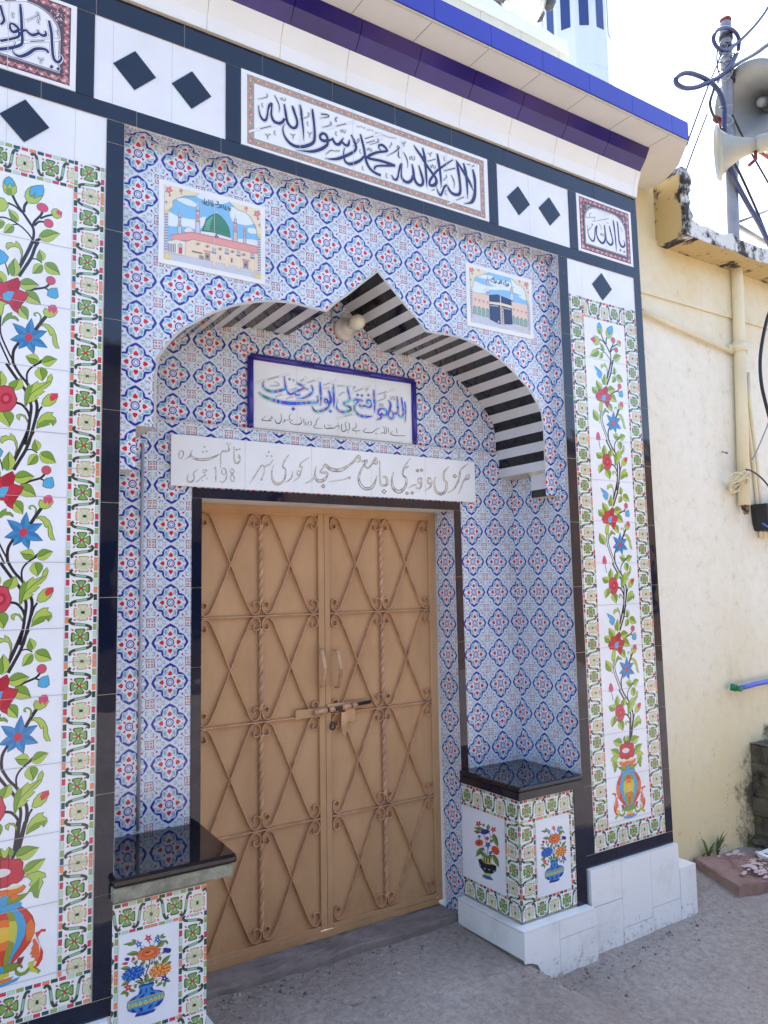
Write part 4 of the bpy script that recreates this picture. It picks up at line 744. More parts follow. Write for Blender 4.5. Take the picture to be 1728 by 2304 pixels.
# front slab 0..0.12, then the filled body behind it
out = [(XL,top),(XL,2.068),(.003,2.068),(.003,2.222)]+ARC+[(1.933,2.185),(1.933,2.075),(XR+.003,2.075),(XR+.003,top)]
m.prism(out, lambda p: (warp(*p), .0015, p[1]), lambda p: (warp(*p), .12, p[1]))
out2 = [(XL,top),(XL,2.222)]+ARC+[(XR+.003,2.19),(XR+.003,top)]
m.prism(out2, lambda p: (warp(*p), .1195, p[1]), lambda p: (warp(*p), .3455, p[1]))
m.build('arch_masonry', GROUT, gate)
wins = []
for k in range(len(ARC)-1):
    (xa, za), (xb, zb) = ARC[k], ARC[k+1]
    if xb-xa > 1e-5: wins.append([(xa,za),(xb,zb),(xb,top),(xa,top)])
wins += [R4(XL,2.222,.068,top), R4(XL,2.07,.003,2.222), R4(ARC[-1][0],2.076,XR+.002,top)]
cv = Canvas('y', .0015)
tiles(cv, 0, 3.19, wins, XL, XR+.002, 2.07, top)
cv.stroke(ARC, .009, col(190,186,172), 13)
cv.build('arch_face_tiles', GLAZE, gate)
# striped underside
class Soffit(Canvas):
    def pt(s, u, v, h):
        k = 0
        while k < len(SL)-2 and SL[k+1] < u: k += 1
        f = (u-SL[k])/max(1e-9, SL[k+1]-SL[k]); (xa, za), (xb, zb) = ARC[k], ARC[k+1]; l = math.hypot(xb-xa, zb-za)
        x, z = xa+(xb-xa)*f+(zb-za)/l*h, za+(zb-za)*f-(xb-xa)/l*h
        return (warp(x, z), v, z)
SL = [0.0]
for k in range(len(ARC)-1): SL.append(SL[-1]+math.hypot(ARC[k+1][0]-ARC[k][0], ARC[k+1][1]-ARC[k][1]))
mid = SL[-1]/2; sv = Soffit('a', 0); SE = [.0395*k for k in range(9)]+[.316+.0475*k for k in range(1, 40)]
bounds = sorted(set([round(q, 5) for q in SL]+[round(mid+s*e_, 5) for e_ in SE for s in (-1, 1) if e_ < mid]))
for a, b in zip(bounds[:-1], bounds[1:]):
    if b-a < 2e-5: continue
    n = sum(1 for e_ in SE if e_ < abs((a+b)/2-mid))-1
    sv.raw([(a,.003),(b,.003),(b,.344),(a,.344)], col(20,20,22) if n % 2 == 0 else col(206,206,208), 2)
# the two short returns under the right-hand shoulder
sv.build('striped_arch_soffit', GLAZE, gate)
fx = Canvas('x', 1.933)
for z0, z1, c in ((2.150,2.186,col(206,206,208)),(2.112,2.150,col(206,206,208)),(2.075,2.112,col(20,20,22))): fx.rect(.003, z0, .119, z1, c, 1)
fx.build('striped_arch_foot', GLAZE, gate)

# walls inside the niche
cv = Canvas('y', .346); tiles(cv, .2404, 2.6687, [R4(XL,2.325,XR+.003,3.0)], XL, XR+.003, 2.325, 3.0); cv.build('inner_wall_tiles', GLAZE, gate)
cv = Canvas('y', .3235)
tiles(cv, .231, 1.9146, [R4(XL,.3,.312,2.324)], XL, .312, .3, 2.324)
tiles(cv, .2404, 1.9146, [R4(.312,2.062,1.652,2.324)], .312, 1.652, 2.062, 2.324)
tiles(cv, 1.721, 1.923, [R4(1.652,.2,XR+.003,2.324)], 1.652, XR+.003, .2, 2.324)
cv.rect(XL, 2.318, XR, 2.3245, col(206,202,190), 14)
cv.build('inner_wall_tiles', GLAZE, gate)
cv = Canvas('x', XR+.003); tiles(cv, .0156, 1.922, [R4(-.0585,.5,.3235,3.245)], -.0585, .3235, .5, 3.245); cv.build('side_reveal_tiles', GLAZE, gate)
cv = Canvas('x', 1.612); tiles(cv, .3985, 1.774, [R4(.3235,.1,.4745,2.022)], .3235, .4745, .1, 2.022); cv.build('door_jamb_tiles', GLAZE, gate)
cv = Canvas('z', 3.2455); tiles(cv, .01, .016, [R4(XL,-.058,XR+.002,.0)], XL, XR+.002, -.058, 0); cv.build('top_reveal_tiles', GLAZE, gate)
m = MB(); m.tube([(.117,.322,.79),(.119,.322,1.5),(.118,.322,2.222)], .0065, 10); m.build('grey_tile_bead', plain('grey_bead', (168,172,178), .3, 0, 30, .02), gate)
# black surround of the door opening
m = MB()
def strip2(x0, z0, x1, z1, cuts, horiz):
    e = [x0 if horiz else z0]+cuts+[x1 if horiz else z1]
    for a, b in zip(e[:-1], e[1:]):
        if horiz: m.box(a+.001, .3195, z0, b-.001, .3235, z1, wp=True)
        else: m.box(x0, .3195, a+.001, x1, .3235, b-.001, wp=True)
strip2(.3125, .15, .352, 2.0215, [.45,.755,1.057,1.363,1.669], False); strip2(1.612, .17, 1.652, 2.0215, [.45,.755,1.06,1.39,1.70], False); strip2(.3125, 2.0225, 1.652, 2.062, [.62,.925,1.225,1.527], True)
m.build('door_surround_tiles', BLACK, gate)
m = MB(); m.box(.352, .326, 2.0225, 1.612, .49, 2.06, wp=True); m.build('door_head', CEMENT, gate)

# cornice
def prof(name, pts, x1, mt, parent=gate, x0=-1.6):
    m = MB(); m.prism(pts, lambda p: (x0, p[0], p[1]), lambda p: (x1, p[0], p[1])); return m.build(name, mt, parent)
m = MB()
def tiled_band(pts, x1, dx, gap=.0012, x0=-1.6, first=.0):
    x = first
    while x > x0: x -= dx
    while x < x1:
        a, b = max(x, x0)+gap, min(x+dx, x1)-gap
        if b-a > .01: m.prism(pts, lambda p: (a, p[0], p[1]), lambda p: (b, p[0], p[1]))
        x += dx
tiled_band([(-.058,3.6975),(-.0685,3.6975),(-.076,3.75),(-.102,3.824),(-.058,3.824)], 2.603, .2935, first=1.395); m.build('white_cornice_band', WHITEP, gate)
PURP = plain('purple_glazed_tile', (46,36,112), .11, 0, 12, .15, .3)
m = MB(); tiled_band([(-.09,3.825),(-.1035,3.825),(-.142,3.873),(-.168,3.9235),(-.09,3.9235)], 2.601, .2935, .0015, first=1.422); m.build('purple_cornice_band', PURP, gate)
prof('cornice_core', [(-.058,3.6905),(-.075,3.6905),(-.066,3.7),(-.09,3.82),(-.1,3.83),(-.15,3.9245),(.9,3.9245),(.9,3.6905)], 2.598, GROUT)
m = MB()
S1 = [(-1.6,-.309),(2.718,-.309),(2.884,-.128),(2.96,.03),(2.96,.127),(2.75,.9),(-1.6,.9)]
m.prism(S1, lambda p: (p[0], p[1], 3.925), lambda p: (p[0], p[1], 4.026)); m.build('eave_slab', plain('pale_soffit_tile', (222,219,212), .3, 0, 16, .05, .05), gate)
m = MB()
for x in [1.38-.3*k for k in range(10)]+[1.682,1.98,2.283,2.585]: m.box(x-.0012, -.309, 3.9243, x+.0012, .5, 3.926)
m.build('soffit_joints', plain('dark_joint', (140,136,126), .9, 0, 30, 0), gate)
BLUET = plain('cobalt_glazed_tile', (46,52,164), .1, 0, 10, .12, .12)
m = MB(); xs = [1.38-.3*k for k in range(10, 0, -1)]+[1.38,1.682,1.98,2.283,2.585,2.718]
for a, b in zip(xs[:-1], xs[1:]): m.box(a+.001, -.316, 3.93, b-.001, -.309, 4.0255)
m.prism([(2.718,-.309),(2.7195,-.316),(2.888,-.13),(2.884,-.128)], lambda p: (p[0], p[1], 3.932), lambda p: (p[0], p[1], 4.0255))
m.build('blue_fascia_tiles', BLUET, gate)
m = MB(); m.box(-1.6, -.3105, 3.9225, 2.716, -.300, 3.9285); m.build('chipped_fascia_edge', GROUT, gate)
# parapet above the eave
BEIGE = plain('beige_tile', (206,206,186), .3, 0, 14, .05, .06)
m = MB(); tiled_band([(-.10,4.0265),(-.12,4.0265),(-.15,4.235),(-.10,4.235)], 2.02, .2475, .001, first=1.72); m.build('beige_parapet_tiles', BEIGE, gate)
m = MB()
wave = []
for k in range(0, 181):
    x = -1.6+k*.02008; wave.append((x, 4.300+.006*math.sin(x*38)+(.008 if math.sin(x*9) > .5 else 0)))
m.prism([(-1.6,4.236)]+[(2.03,4.236)]+wave[::-1], lambda p: (p[0], -.158, p[1]), lambda p: (p[0], .05, p[1])); m.build('white_parapet_crest', WHITEP, gate)
m = MB(); m.box(-1.6, -.098, 4.0265, 2.0, .6, 4.236); m.build('parapet_core', PLAST, gate)
# white plinth
m = MB(); rnd = random.Random(5)
def plate(x0, z0, x1, z1, y0=-.0815, y1=-.06): m.box(x0+.0008, y0, z0+.0008, x1-.0008, y1, z1-.0008)
xs = [2.02,2.235,2.445,2.655]
plate(2.03,.205,2.235,.3685); plate(2.022,-.03,2.235,.2035); plate(2.235,.07,2.445,.3685); plate(2.445,.11,2.657,.3685); plate(2.237,-.03,2.447,.069); plate(2.447,-.03,2.657,.109)
m.box(2.659, -.0825, -.03, 2.785, .04, .248); m.box(2.40, -.06, -.03, 2.64, .04, .36); m.box(2.6, .04, -.03, 2.785, .35, .24)
m.build('white_plinth_tiles', PLINTHM, gate); m = MB(); plate(-.675,-.03,-.38,.3685); plate(-.38,-.03,-.08,.3685)
m.build('white_plinth_tiles', PLINTHM, gate)

# ---------------------------------------------------------------- door leaves
fr = MB(); YF = .470
fr.box(.352, YF, .165, .376, .50, 2.022); fr.box(1.588, YF, .165, 1.611, .50, 2.022); fr.box(.376, YF, 1.992, 1.588, .50, 2.022); fr.box(.376, YF, .148, 1.588, .50, .178)
fr.build('door_frame', DOOR, gate, bevel=.002)
ZR = [1.990, 1.545, 1.100, .656, .205]
def ribbon(mb, path, y0=.462, y1=.4795, th=.0036):
    path = smooth(path, 4); n = len(path); A = []; B = []
    for k in range(n):
        a = path[max(k-1, 0)]; b = path[min(k+1, n-1)]; dx, dz = b[0]-a[0], b[1]-a[1]; l = math.hypot(dx, dz) or 1
        A.append((path[k][0]-dz/l*th/2, path[k][1]+dx/l*th/2)); B.append((path[k][0]+dz/l*th/2, path[k][1]-dx/l*th/2))
    for k in range(n-1):
        for P, Q in (((A[k],y0),(A[k+1],y0)), ): pass
        q = lambda p, y: (p[0], y, p[1])
        mb.face([q(A[k],y0), q(B[k],y0), q(B[k+1],y0), q(A[k+1],y0)]); mb.face([q(A[k],y0), q(A[k+1],y0), q(A[k+1],y1), q(A[k],y1)]); mb.face([q(B[k],y0), q(B[k],y1), q(B[k+1],y1), q(B[k+1],y0)])
ARM = [(.005,.006),(.029,.062),(.053,.116),(.075,.166),(.086,.190),(.099,.206),(.115,.2095),(.129,.199),(.1355,.182),(.132,.164),(.120,.154),(.107,.157),(.1035,.170),(.110,.178)]
def door_leaf(x0, x1, left):
    lf = MB(); lf.box(x0+.004, .4795, .19, x1-.004, .487, 1.99)
    st = .030
    sx0 = x0 if not left else x0+.004; 
    if left: lf.box(x1-st, .4655, .185, x1, .4795, 1.992); lf.box(x0, .470, .185, x0+.014, .4795, 1.992)
    else: lf.box(x0, .4655, .185, x0+st-.003, .4795, 1.992); lf.box(x1-.018, .468, .185, x1, .4795, 1.992)
    lf.box(x0+.015, .4695, 1.982, x1-.031 if left else x1-.019, .4795, 1.992) if left else lf.box(x0+.028, .4695, 1.982, x1-.019, .4795, 1.992)
    lf.box(x0+.015 if left else x0+.028, .467, .181, x1-.031 if left else x1-.019, .4795, .203)
    leaf = lf.build('door_leaf', DOOR, gate, bevel=.0012)
    a0, a1 = (x0+.014, x1-st) if left else (x0+st-.003, x1-.018)
    cx = (a0+a1)/2; hw = (a1-a0)/4; k = hw/.1395
    for z in ZR[1:4]: q = MB(); q.box(a0+.001, .464, z-.004, a1-.001, .4785, z+.001); q.build('rail', BARPAINT, leaf)
    for r in range(4):
        zt, zb = ZR[r]-.010, ZR[r+1]+.006
        if r: zt += .004
        zm = (zt+zb)/2; hz = (zt-zb)/2; q = hz/.2105
        for h in range(2):
            c0 = a0+hw*(1+2*h); mb = MB()
            for up in (1, -1):
                arm = [(x*k, .012+(z-.006)*(hz-.010)/.2035) if z < .16 else (x*k, hz-(.2105-z)) for x, z in ARM]
                path = [(c0-x, zm+up*z) for x, z in reversed(arm)]+[(c0, zm+up*.004)]+[(c0+x, zm+up*z) for x, z in arm]
                ribbon(mb, path)
            mb.build('scroll_grille', BARPAINT, leaf)
    for r in range(4):                            # twisted square bars
        mb = MB(); zt, zb = ZR[r]-.052, ZR[r+1]+.046; N = 64; base = len(mb.v)
        for i in range(N+1):
            z = zb+(zt-zb)*i/N; t = 2*math.pi*2.2*i/N
            for j in range(4):
                a = t+j*math.pi/2; mb.v.append((cx+.0105*math.cos(a), .469+.0105*math.sin(a), z))
        for i in range(N):
            for j in range(4): mb.f.append((base+i*4+j, base+i*4+(j+1) % 4, base+(i+1)*4+(j+1) % 4, base+(i+1)*4+j)); mb.sm.append(False); mb.mi.append(0)
        mb.build('twisted_bar', BARPAINT, leaf)
    return leaf
leafL = door_leaf(.378, .9795, True); leafR = door_leaf(.9815, 1.5865, False)
HAND = plain('worn_handle_enamel', (186,146,108), .4, .1, 60, .4, .3)
for lf_, x, zt_ in ((leafL, .951, 1.385), (leafR, 1.032, 1.375)):
    mb = MB(); P = smooth([(.466,zt_),(.455,zt_+.004),(.437,zt_-.012),(.414,zt_-.075),(.412,zt_-.085),(.436,zt_-.15),(.450,zt_-.163),(.466,zt_-.160)], 3)
    for k in range(len(P)-1):
        (y0, z0), (y1, z1) = P[k], P[k+1]; dy, dz = y1-y0, z1-z0; l = math.hypot(dy, dz) or 1; ny, nz = -dz/l*.002, dy/l*.002
        for s_ in (1, -1): mb.face([(x-.008,y0+ny*s_,z0+nz*s_),(x+.008,y0+ny*s_,z0+nz*s_),(x+.008,y1+ny*s_,z1+nz*s_),(x-.008,y1+ny*s_,z1+nz*s_)])
        for xx in (x-.008, x+.008): mb.face([(xx,y0+ny,z0+nz),(xx,y0-ny,z0-nz),(xx,y1-ny,z1-nz),(xx,y1+ny,z1+nz)])
    mb.build('handle', HAND, lf_)
bz = 1.113
mb = MB(); mb.box(.828, .4585, bz-.020, .9795, .4655, bz+.018); mb.build('bolt_keeper', DOOR, leafL, bevel=.001)
mb = MB(); mb.tube([(.911,.449,bz+.001),(.975,.449,bz+.005)], .0135, 14); mb.build('bolt_socket', HAND, leafL)
mb = MB(); mb.box(.984, .4575, bz+.004, 1.196, .465, bz+.030); mb.box(1.075, .455, bz-.055, 1.127, .4575, bz+.006)
mb.prism([(1.052,bz-.012),(1.078,bz-.010),(1.084,bz-.055),(1.078,bz-.075),(1.080,bz-.095),(1.066,bz-.122),(1.056,bz-.100),(1.050,bz-.070)], lambda p: (p[0], .449, p[1]), lambda p: (p[0], .4545, p[1])); mb.build('bolt_plate', HAND, leafR)
mb = MB(); mb.tube([(.978,.449,bz+.005),(1.205,.449,bz+.0215)], .0078, 12); mb.build('bolt_rod', RUST, leafR)
for a, b in ((.988,1.015),(1.055,1.10),(1.105,1.132)): mb = MB(); mb.tube([(a,.449,bz+.005+(a-.978)*.073),(b,.449,bz+.005+(b-.978)*.073)], .0118, 14); mb.build('bolt_sleeve', HAND, leafR)
mb = MB(); P = [(1.008+.0125*math.cos(t), .452, bz-.066+.0155*math.sin(t)) for t in (2*math.pi*k/16 for k in range(16))]; mb.tube(P, .0045, 8, closed=True); mb.build('lock_ring', RUST, leafR)
# ---------------------------------------------------------------- lettered tile panels and painted tile pictures on the front
def panel(name, label, cat, loc): return tag(empty(name, loc), label, cat)
def slab(name, y0, y1, x0, z0, x1, z1, mt, parent):
    m = MB(); m.box(x0, y0, z0, x1, y1, z1, wp=True); return m.build(name, mt, parent)
NAVY = col(46,46,96); INKG = col(58,58,62); HALO = (col(120,120,122), col(238,239,240), .0075, .0024)
def edge_pattern(cv, x0, z0, x1, z1, w, cols, L):
    """scrolled picture-frame border of a printed panel"""
    cv.rect(x0, z0, x1, z1, cols[0], L); cv.rect(x0+.0022, z0+.0022, x1-.0022, z1-.0022, cols[1], L+1)
    for a0, a1, fixed, hor in ((x0,x1,z1-w/2,True),(x0,x1,z0+w/2,True),(z0,z1,x0+w/2,False),(z0,z1,x1-w/2,False)):
        n = max(2, int((a1-a0)/(w*1.25))); st = (a1-a0)/n
        for k in range(n):
            c_ = a0+(k+.5)*st; q = (lambda u, v: (c_+u, fixed+v)) if hor else (lambda u, v: (fixed+v, c_+u))
            sg = 1 if k % 2 else -1
            cv.add([q(.40*st*math.cos(t), .30*w*math.sin(t)) for t in (2*math.pi*j/10 for j in range(10))], cols[2] if k % 3 else cols[3], L+2)
            cv.add([q(-.1*st+.14*st*math.cos(t), sg*.08*w+.14*w*math.sin(t)) for t in (2*math.pi*j/8 for j in range(8))], cols[4], L+3)
            cv.stroke([q(-.5*st, -sg*.3*w), q(-.2*st, sg*.36*w), q(.2*st, -sg*.36*w), q(.5*st, sg*.3*w)], w*.09, cols[5], L+4)
    cv.rect(x0+w, z0+w, x1-w, z1-w, cols[6], L+6)
    cv.rect(x0+w+.002, z0+w+.002, x1-w-.002, z1-w-.002, col(238,239,240), L+7)
# the creed, five tiles wide
kp = panel('calligraphy_panel', 'long white tile panel of dark blue calligraphy in an orange scroll border', 'tile panel', (.96, -.06, 3.45))
slab('panel_tile', -.0645, -.0585, .3575, 3.3045, 1.5615, 3.602, WHITEP, kp)
cv = Canvas('y', -.0645); cv.rect(.358, 3.305, 1.561, 3.6015, col(236,238,238), 1)
edge_pattern(cv, .381, 3.3135, 1.539, 3.5875, .026, [col(140,150,160), col(168,164,142), col(222,140,108), col(206,118,112), col(238,206,180), col(132,134,118), col(150,156,170)], 2)
for c_, (a_, b_) in KAL.items(): pen(cv, c_, -.0645, a_, NAVY, 10, HALO); pen(cv, c_, -.0645, b_, INKG, 11, (col(150,150,152), col(238,239,240), .0062, .002), 11)
for x in (.60,.841,1.081,1.322): cv.rect(x-.0009, 3.305, x+.0009, 3.6015, col(206,208,206), 18)
cv.build('printed_calligraphy', GLAZE, kp)
REDS = [col(58,44,50), col(112,76,78), col(188,104,104), col(202,130,126), col(236,214,206), col(214,160,158), col(90,84,88)]
def square_panel(x0, x1, z0, z1, crop, data, label, big):
    sp = panel('calligraphy_panel', label, 'tile panel', ((x0+x1)/2, -.06, (z0+z1)/2))
    slab('panel_tile', -.0645, -.0585, x0, z0, x1, z1, WHITEP, sp)
    cv = Canvas('y', -.0645); cv.rect(x0, z0, x1, z1, col(238,238,238), 1)
    e = .018; w = .026
    edge_pattern(cv, x0+e, z0+.012, x1-e, z1-.012, w, REDS, 2)
    ix0, ix1, iz0, iz1 = x0+e+w, x1-e-w, z0+.012+w, z1-.012-w
    cv.rect(ix0, iz0, ix1, iz1, col(84,76,80), 10)
    def arch(i): # frame with a round-shouldered top
        a0, a1, b0, b1 = ix0+i, ix1-i, iz0+i, iz1-i; r = (a1-a0)*.30; P = [(a0,b0),(a1,b0)]
        for k in range(8): t = math.pi/2*k/7; P.append((a1-r+r*math.cos(t), b1-r*.9+r*.9*math.sin(t)))
        for k in range(8): t = math.pi/2+math.pi/2*k/7; P.append((a0+r+r*math.cos(t), b1-r*.9+r*.9*math.sin(t)))
        return P
    rnd = random.Random(4)
    for k in range(70):
        sx = rnd.choice((0, 1)); u, v = rnd.random(), rnd.random()
        x = (ix0+.002+u*.05) if sx else (ix1-.002-u*.05); z = iz1-.002-v*.05; cv.oval(x, z, .003, .002, rnd.choice([col(232,212,206), col(222,140,130), col(238,230,226), col(232,170,160)]), 11, rnd.random()*3, 6)
    cv.add(arch(.003), col(70,66,72), 12); cv.add(arch(.0048), col(176,172,178), 13); cv.add(arch(.009), col(88,86,92), 14); cv.add(arch(.0108), col(238,238,240), 15)
    a_, b_ = data; H = HALO if big else (col(214,214,216), col(238,239,240), .004, .002)
    K_ = 1 if big else .82; pen(cv, crop, -.0645, a_, NAVY, 16, H, 10, K_); pen(cv, crop, -.0645, b_, INKG, 17, H if big else None, 12, K_)
    xm = -.429 if big else 2.346
    cv.rect(xm-.0009, z0, xm+.0009, z1, col(206,208,206), 24)
    cv.build('printed_calligraphy', GLAZE, sp)
square_panel(-.62, -.2255, 3.305, 3.602, 'kr', KR, 'square calligraphy panel of thick blue strokes in a dark red border', True)
square_panel(2.143, 2.5525, 3.305, 3.602, 'ka', KA, 'square calligraphy panel of thin blue strokes, at the facade corner beside the yellow building', False)
# mosque pictures on the arch face
def pict(crop, val, x0, z0, x1, z1, label):
    pp = panel('tile_picture', label, 'tile picture', ((x0+x1)/2, 0, (z0+z1)/2))
    slab('picture_tile', -.0035, .0015, x0, z0, x1, z1, WHITEP, pp)
    cv = Canvas('y', -.0035); cv.rect(x0, z0, x1, z1, col(236,237,236), 1)
    return pp, cv, Art(cv, crop, 1, -.0035, L=2)
CRM, PKF, LIL = col(232,222,190), col(216,128,126), col(176,168,180)
def corner_frame(a, TL, TR, cl, cr, flowers):
    for q in (TL, TR): a.poly(q, CRM, 12, col(206,184,140))
    for q in (cl, cr):
        a.poly(q, col(214,208,214), 12)
        (x0,y0),(x1,y1),(x2,y2),(x3,y3) = q
        n = 14
        for k in range(n):
            f0, f1 = k/n, (k+.45)/n; a.poly([(x0+(x3-x0)*f0, y0+(y3-y0)*f0),(x1+(x2-x1)*f0, y1+(y2-y1)*f0-20),(x1+(x2-x1)*f1, y1+(y2-y1)*f1-20),(x0+(x3-x0)*f1, y0+(y3-y0)*f1)], col(140,132,144), 13)
    for x, y, r in flowers: a.star(x, y, r, PKF, 14, 5, 10, col(238,196,190), inner=.6); a.oval(x+r*.2, y+r*1.2, r*.2, r*.35, col(132,128,112), 14)
pp, cv, a = pict('pm', 0, .0725, 2.810, .4805, 3.118, 'tile picture of a green domed mosque with four minarets, on the blue patterned wall')
cv.windows([R4(.093,2.828,.461,3.101)])
a.poly([(100,60),(1540,440),(1540,1500),(90,1180)], col(134,192,228), 0)
for q in ([(160,480),(330,560),(560,600),(720,560),(640,740),(420,700),(170,680)],[(300,290),(480,310),(640,420),(480,400),(330,330)],[(1080,420),(1300,500),(1420,640),(1300,680),(1100,620)],[(1330,720),(1450,740),(1460,800),(1340,790)],[(560,220),(840,240),(1060,330),(900,380),(640,300)],[(1180,880),(1460,900),(1460,1000),(1200,930)]): a.poly(q, col(226,236,242), 1, sm=3)
a.poly([(90,1020),(420,1100),(1540,1330),(1540,1500),(90,1190)], col(200,204,212), 2)
a.poly([(395,770),(420,735),(475,700),(530,740),(550,790),(470,790)], col(222,228,232), 3, col(160,166,170))
for x, y0, y1, w_, c_ in ((345,420,830,52,col(196,206,216)),(605,290,800,62,col(206,206,208)),(1143,500,920,54,col(216,196,180)),(1280,660,950,38,col(214,190,176))):
    h = y1-y0
    a.poly([(x,y0),(x+w_*.16,y0+h*.22),(x-w_*.16,y0+h*.22)], col(170,190,140) if x == 345 else c_, 3)
    a.poly([(x-w_*.30,y0+h*.22),(x+w_*.30,y0+h*.22),(x+w_*.34,y0+h*.6),(x-w_*.34,y0+h*.6)], c_, 3, col(150,140,140)); a.poly([(x-w_*.5,y0+h*.33),(x+w_*.5,y0+h*.35),(x+w_*.5,y0+h*.40),(x-w_*.5,y0+h*.38)], col(150,146,146), 5)
    a.poly([(x-w_*.32,y0+h*.46),(x+w_*.32,y0+h*.48),(x+w_*.33,y0+h*.60),(x-w_*.33,y0+h*.58)], col(226,150,146) if x != 345 else col(170,180,190), 5); a.poly([(x-w_*.58,y0+h*.60),(x+w_*.58,y0+h*.62),(x+w_*.55,y0+h*.68),(x-w_*.55,y0+h*.66)], col(172,166,160), 5)
    a.poly([(x-w_*.46,y0+h*.67),(x+w_*.46,y0+h*.68),(x+w_*.52,y1),(x-w_*.52,y1-10)], c_, 4, col(150,140,140))
a.poly([(655,760),(860,795),(1080,855),(1095,900),(860,860),(640,810)], col(228,230,228), 4)
a.poly([(660,765),(700,680),(720,610),(770,560),(835,525),(875,515),(930,550),(990,615),(1040,700),(1062,790),(1075,862),(960,825),(820,785)], col(70,140,110), 6, col(40,90,72)); a.poly([(690,740),(725,640),(780,570),(830,550),(790,640),(770,760)], col(110,172,140), 8); a.poly([(870,470),(880,515),(862,515)], col(226,228,220), 6)
for f in (.3,.6): a.stem([(700-30*f,680+80*f),(860,640+150*f),(1050,760+70*f)], 5, col(46,108,84), 9)
for x, y in ((858,848),(888,852),(872,825)): a.oval(x,y,13,13,col(60,60,60),10)
a.poly([(222,822),(530,782),(1462,992),(1462,1092),(530,886),(480,905),(222,892)], col(228,160,150), 7, col(186,120,112)); a.poly([(430,925),(530,884),(1470,1092),(1470,1335),(420,1120)], col(236,216,186), 7); a.poly([(222,815),(530,775),(1465,985),(1465,1000),(530,795),(222,832)], col(206,140,132), 9)
a.poly([(168,912),(300,888),(432,922),(422,1122),(290,1100),(168,1042)], col(232,226,206), 8, col(180,170,150))
for k in range(5): a.poly([(175+k*24,945+k*2),(190+k*24,940+k*2),(190+k*24,1050+k*8),(175+k*24,1042+k*8)], col(128,132,160), 9)
a.poly([(318,1000),(320,955),(352,935),(388,960),(386,1008)], col(190,190,180), 9); a.poly([(328,1000),(384,1006),(378,1098),(328,1090)], col(206,76,96), 10)
for q in ([(710,1080),(775,1094),(775,1190),(710,1172)],[(1260,1200),(1326,1212),(1326,1306),(1260,1294)]): a.poly(q, col(160,158,156), 9, col(186,120,112)); a.oval((q[0][0]+q[1][0])/2, (q[0][1]+q[2][1])/2, 17, 22, col(96,92,90), 11)
a.poly([(690,1035),(805,1062),(800,1085),(685,1062)], col(214,150,142), 9); a.poly([(1240,1160),(1350,1185),(1345,1210),(1238,1186)], col(214,150,142), 9); a.poly([(520,1045),(670,1080),(668,1100),(520,1066)], col(120,110,96), 9); a.poly([(625,1110),(690,1124),(690,1178),(622,1160)], col(150,146,138), 9)
for x, y in ((925,1105),(1092,1145)): a.poly([(x-24,y),(x+24,y+10),(x+18,y+85),(x-20,y+76)], col(214,196,168), 9); a.poly([(x-8,y+14),(x+8,y+18),(x+8,y+72),(x-8,y+70)], col(70,66,62), 10)
for x, y in ((608,950),(742,985),(925,1022),(1100,1062),(1265,1105)): a.oval(x,y,40,26,col(206,186,156),9); a.oval(x,y+4,12,12,col(90,84,76),11)
for x, y in ((838,1000),(1020,1010),(1188,1040),(1388,1075)): a.poly([(x-28,y),(x+28,y+12),(x+28,y+60),(x-28,y+48)], col(190,176,180), 10); a.poly([(x-30,y+58),(x+30,y+72),(x+30,y+98),(x-30,y+84)], col(96,134,186), 10); a.poly([(x-16,y+95),(x+16,y+100),(x+18,y+275),(x-18,y+268)], col(238,222,180), 10); a.poly([(x-26,y+268),(x+26,y+278),(x+26,y+298),(x-26,y+288)], col(226,208,160), 10)
pen(cv, 'pm', -.0035, "665,340 690,370 720,375 735,330;700,300 708,372 760,400;760,315 768,395;790,320 800,400 830,410;815,330 825,405;850,380 880,390 900,350 870,345;900,370 930,430 880,430;940,380 950,440;970,385 985,450 1030,460;1000,400 1010,455;1040,410 1050,462;1085,440 1060,445 1075,470 1050,478", col(70,74,84), 12, None, 10)
corner_frame(a, [(110,70),(640,222),(560,262),(420,262),(320,292),(240,332),(245,410),(195,460),(112,460)], [(1040,335),(1530,445),(1530,845),(1450,805),(1440,705),(1400,640),(1360,560),(1280,492),(1180,462),(1110,400)], [(118,520),(178,535),(165,1075),(105,1060)], [(1468,850),(1520,860),(1515,1375),(1465,1365)], ((190,180,62),(362,188,34),(1455,520,60),(1298,440,34),(150,350,24),(1490,680,26)))
for q in ([(110,455),(190,465),(182,525),(112,515)],[(100,1070),(170,1080),(215,1130),(210,1185),(95,1165)],[(1450,800),(1525,815),(1520,865),(1460,850)],[(1420,1390),(1520,1375),(1520,1480),(1415,1455)]): a.poly(q, col(226,208,130), 14)
cv.rect(.2765, 2.812, .278, 3.116, col(222,222,218), 20); cv.windows(None); cv.build('printed_picture', GLAZE, pp)
pp, cv, a = pict('pk', 0, 1.465, 2.822, 1.868, 3.117, 'tile picture of a dark cube shrine between two minarets, on the blue patterned wall')
cv.windows([R4(1.487,2.842,1.850,3.098)])
a.poly([(100,150),(1480,520),(1520,1780),(140,1490)], col(140,196,230), 0)
for q in ([(230,500),(540,620),(900,640),(1300,700),(1400,860),(1000,720),(560,700),(240,660)],[(250,380),(420,360),(700,420),(520,470)],[(600,500),(1000,520),(1100,660),(700,620)],[(1060,460),(1300,560),(1440,760),(1200,740)],[(1240,830),(1420,860),(1430,940),(1300,900)],[(240,640),(520,720),(520,780),(240,740)]): a.poly(q, col(228,238,244), 1, sm=3)
a.poly([(140,1190),(600,1290),(1100,1400),(1500,1490),(1520,1790),(140,1490)], col(200,203,212), 2)
for r in (1.0,.8,.62): a.stem([(850-560*r,1280),(850-420*r,1440+60*r),(850,1500+110*r),(850+420*r,1560+40*r)], 7, col(222,224,230), 3)
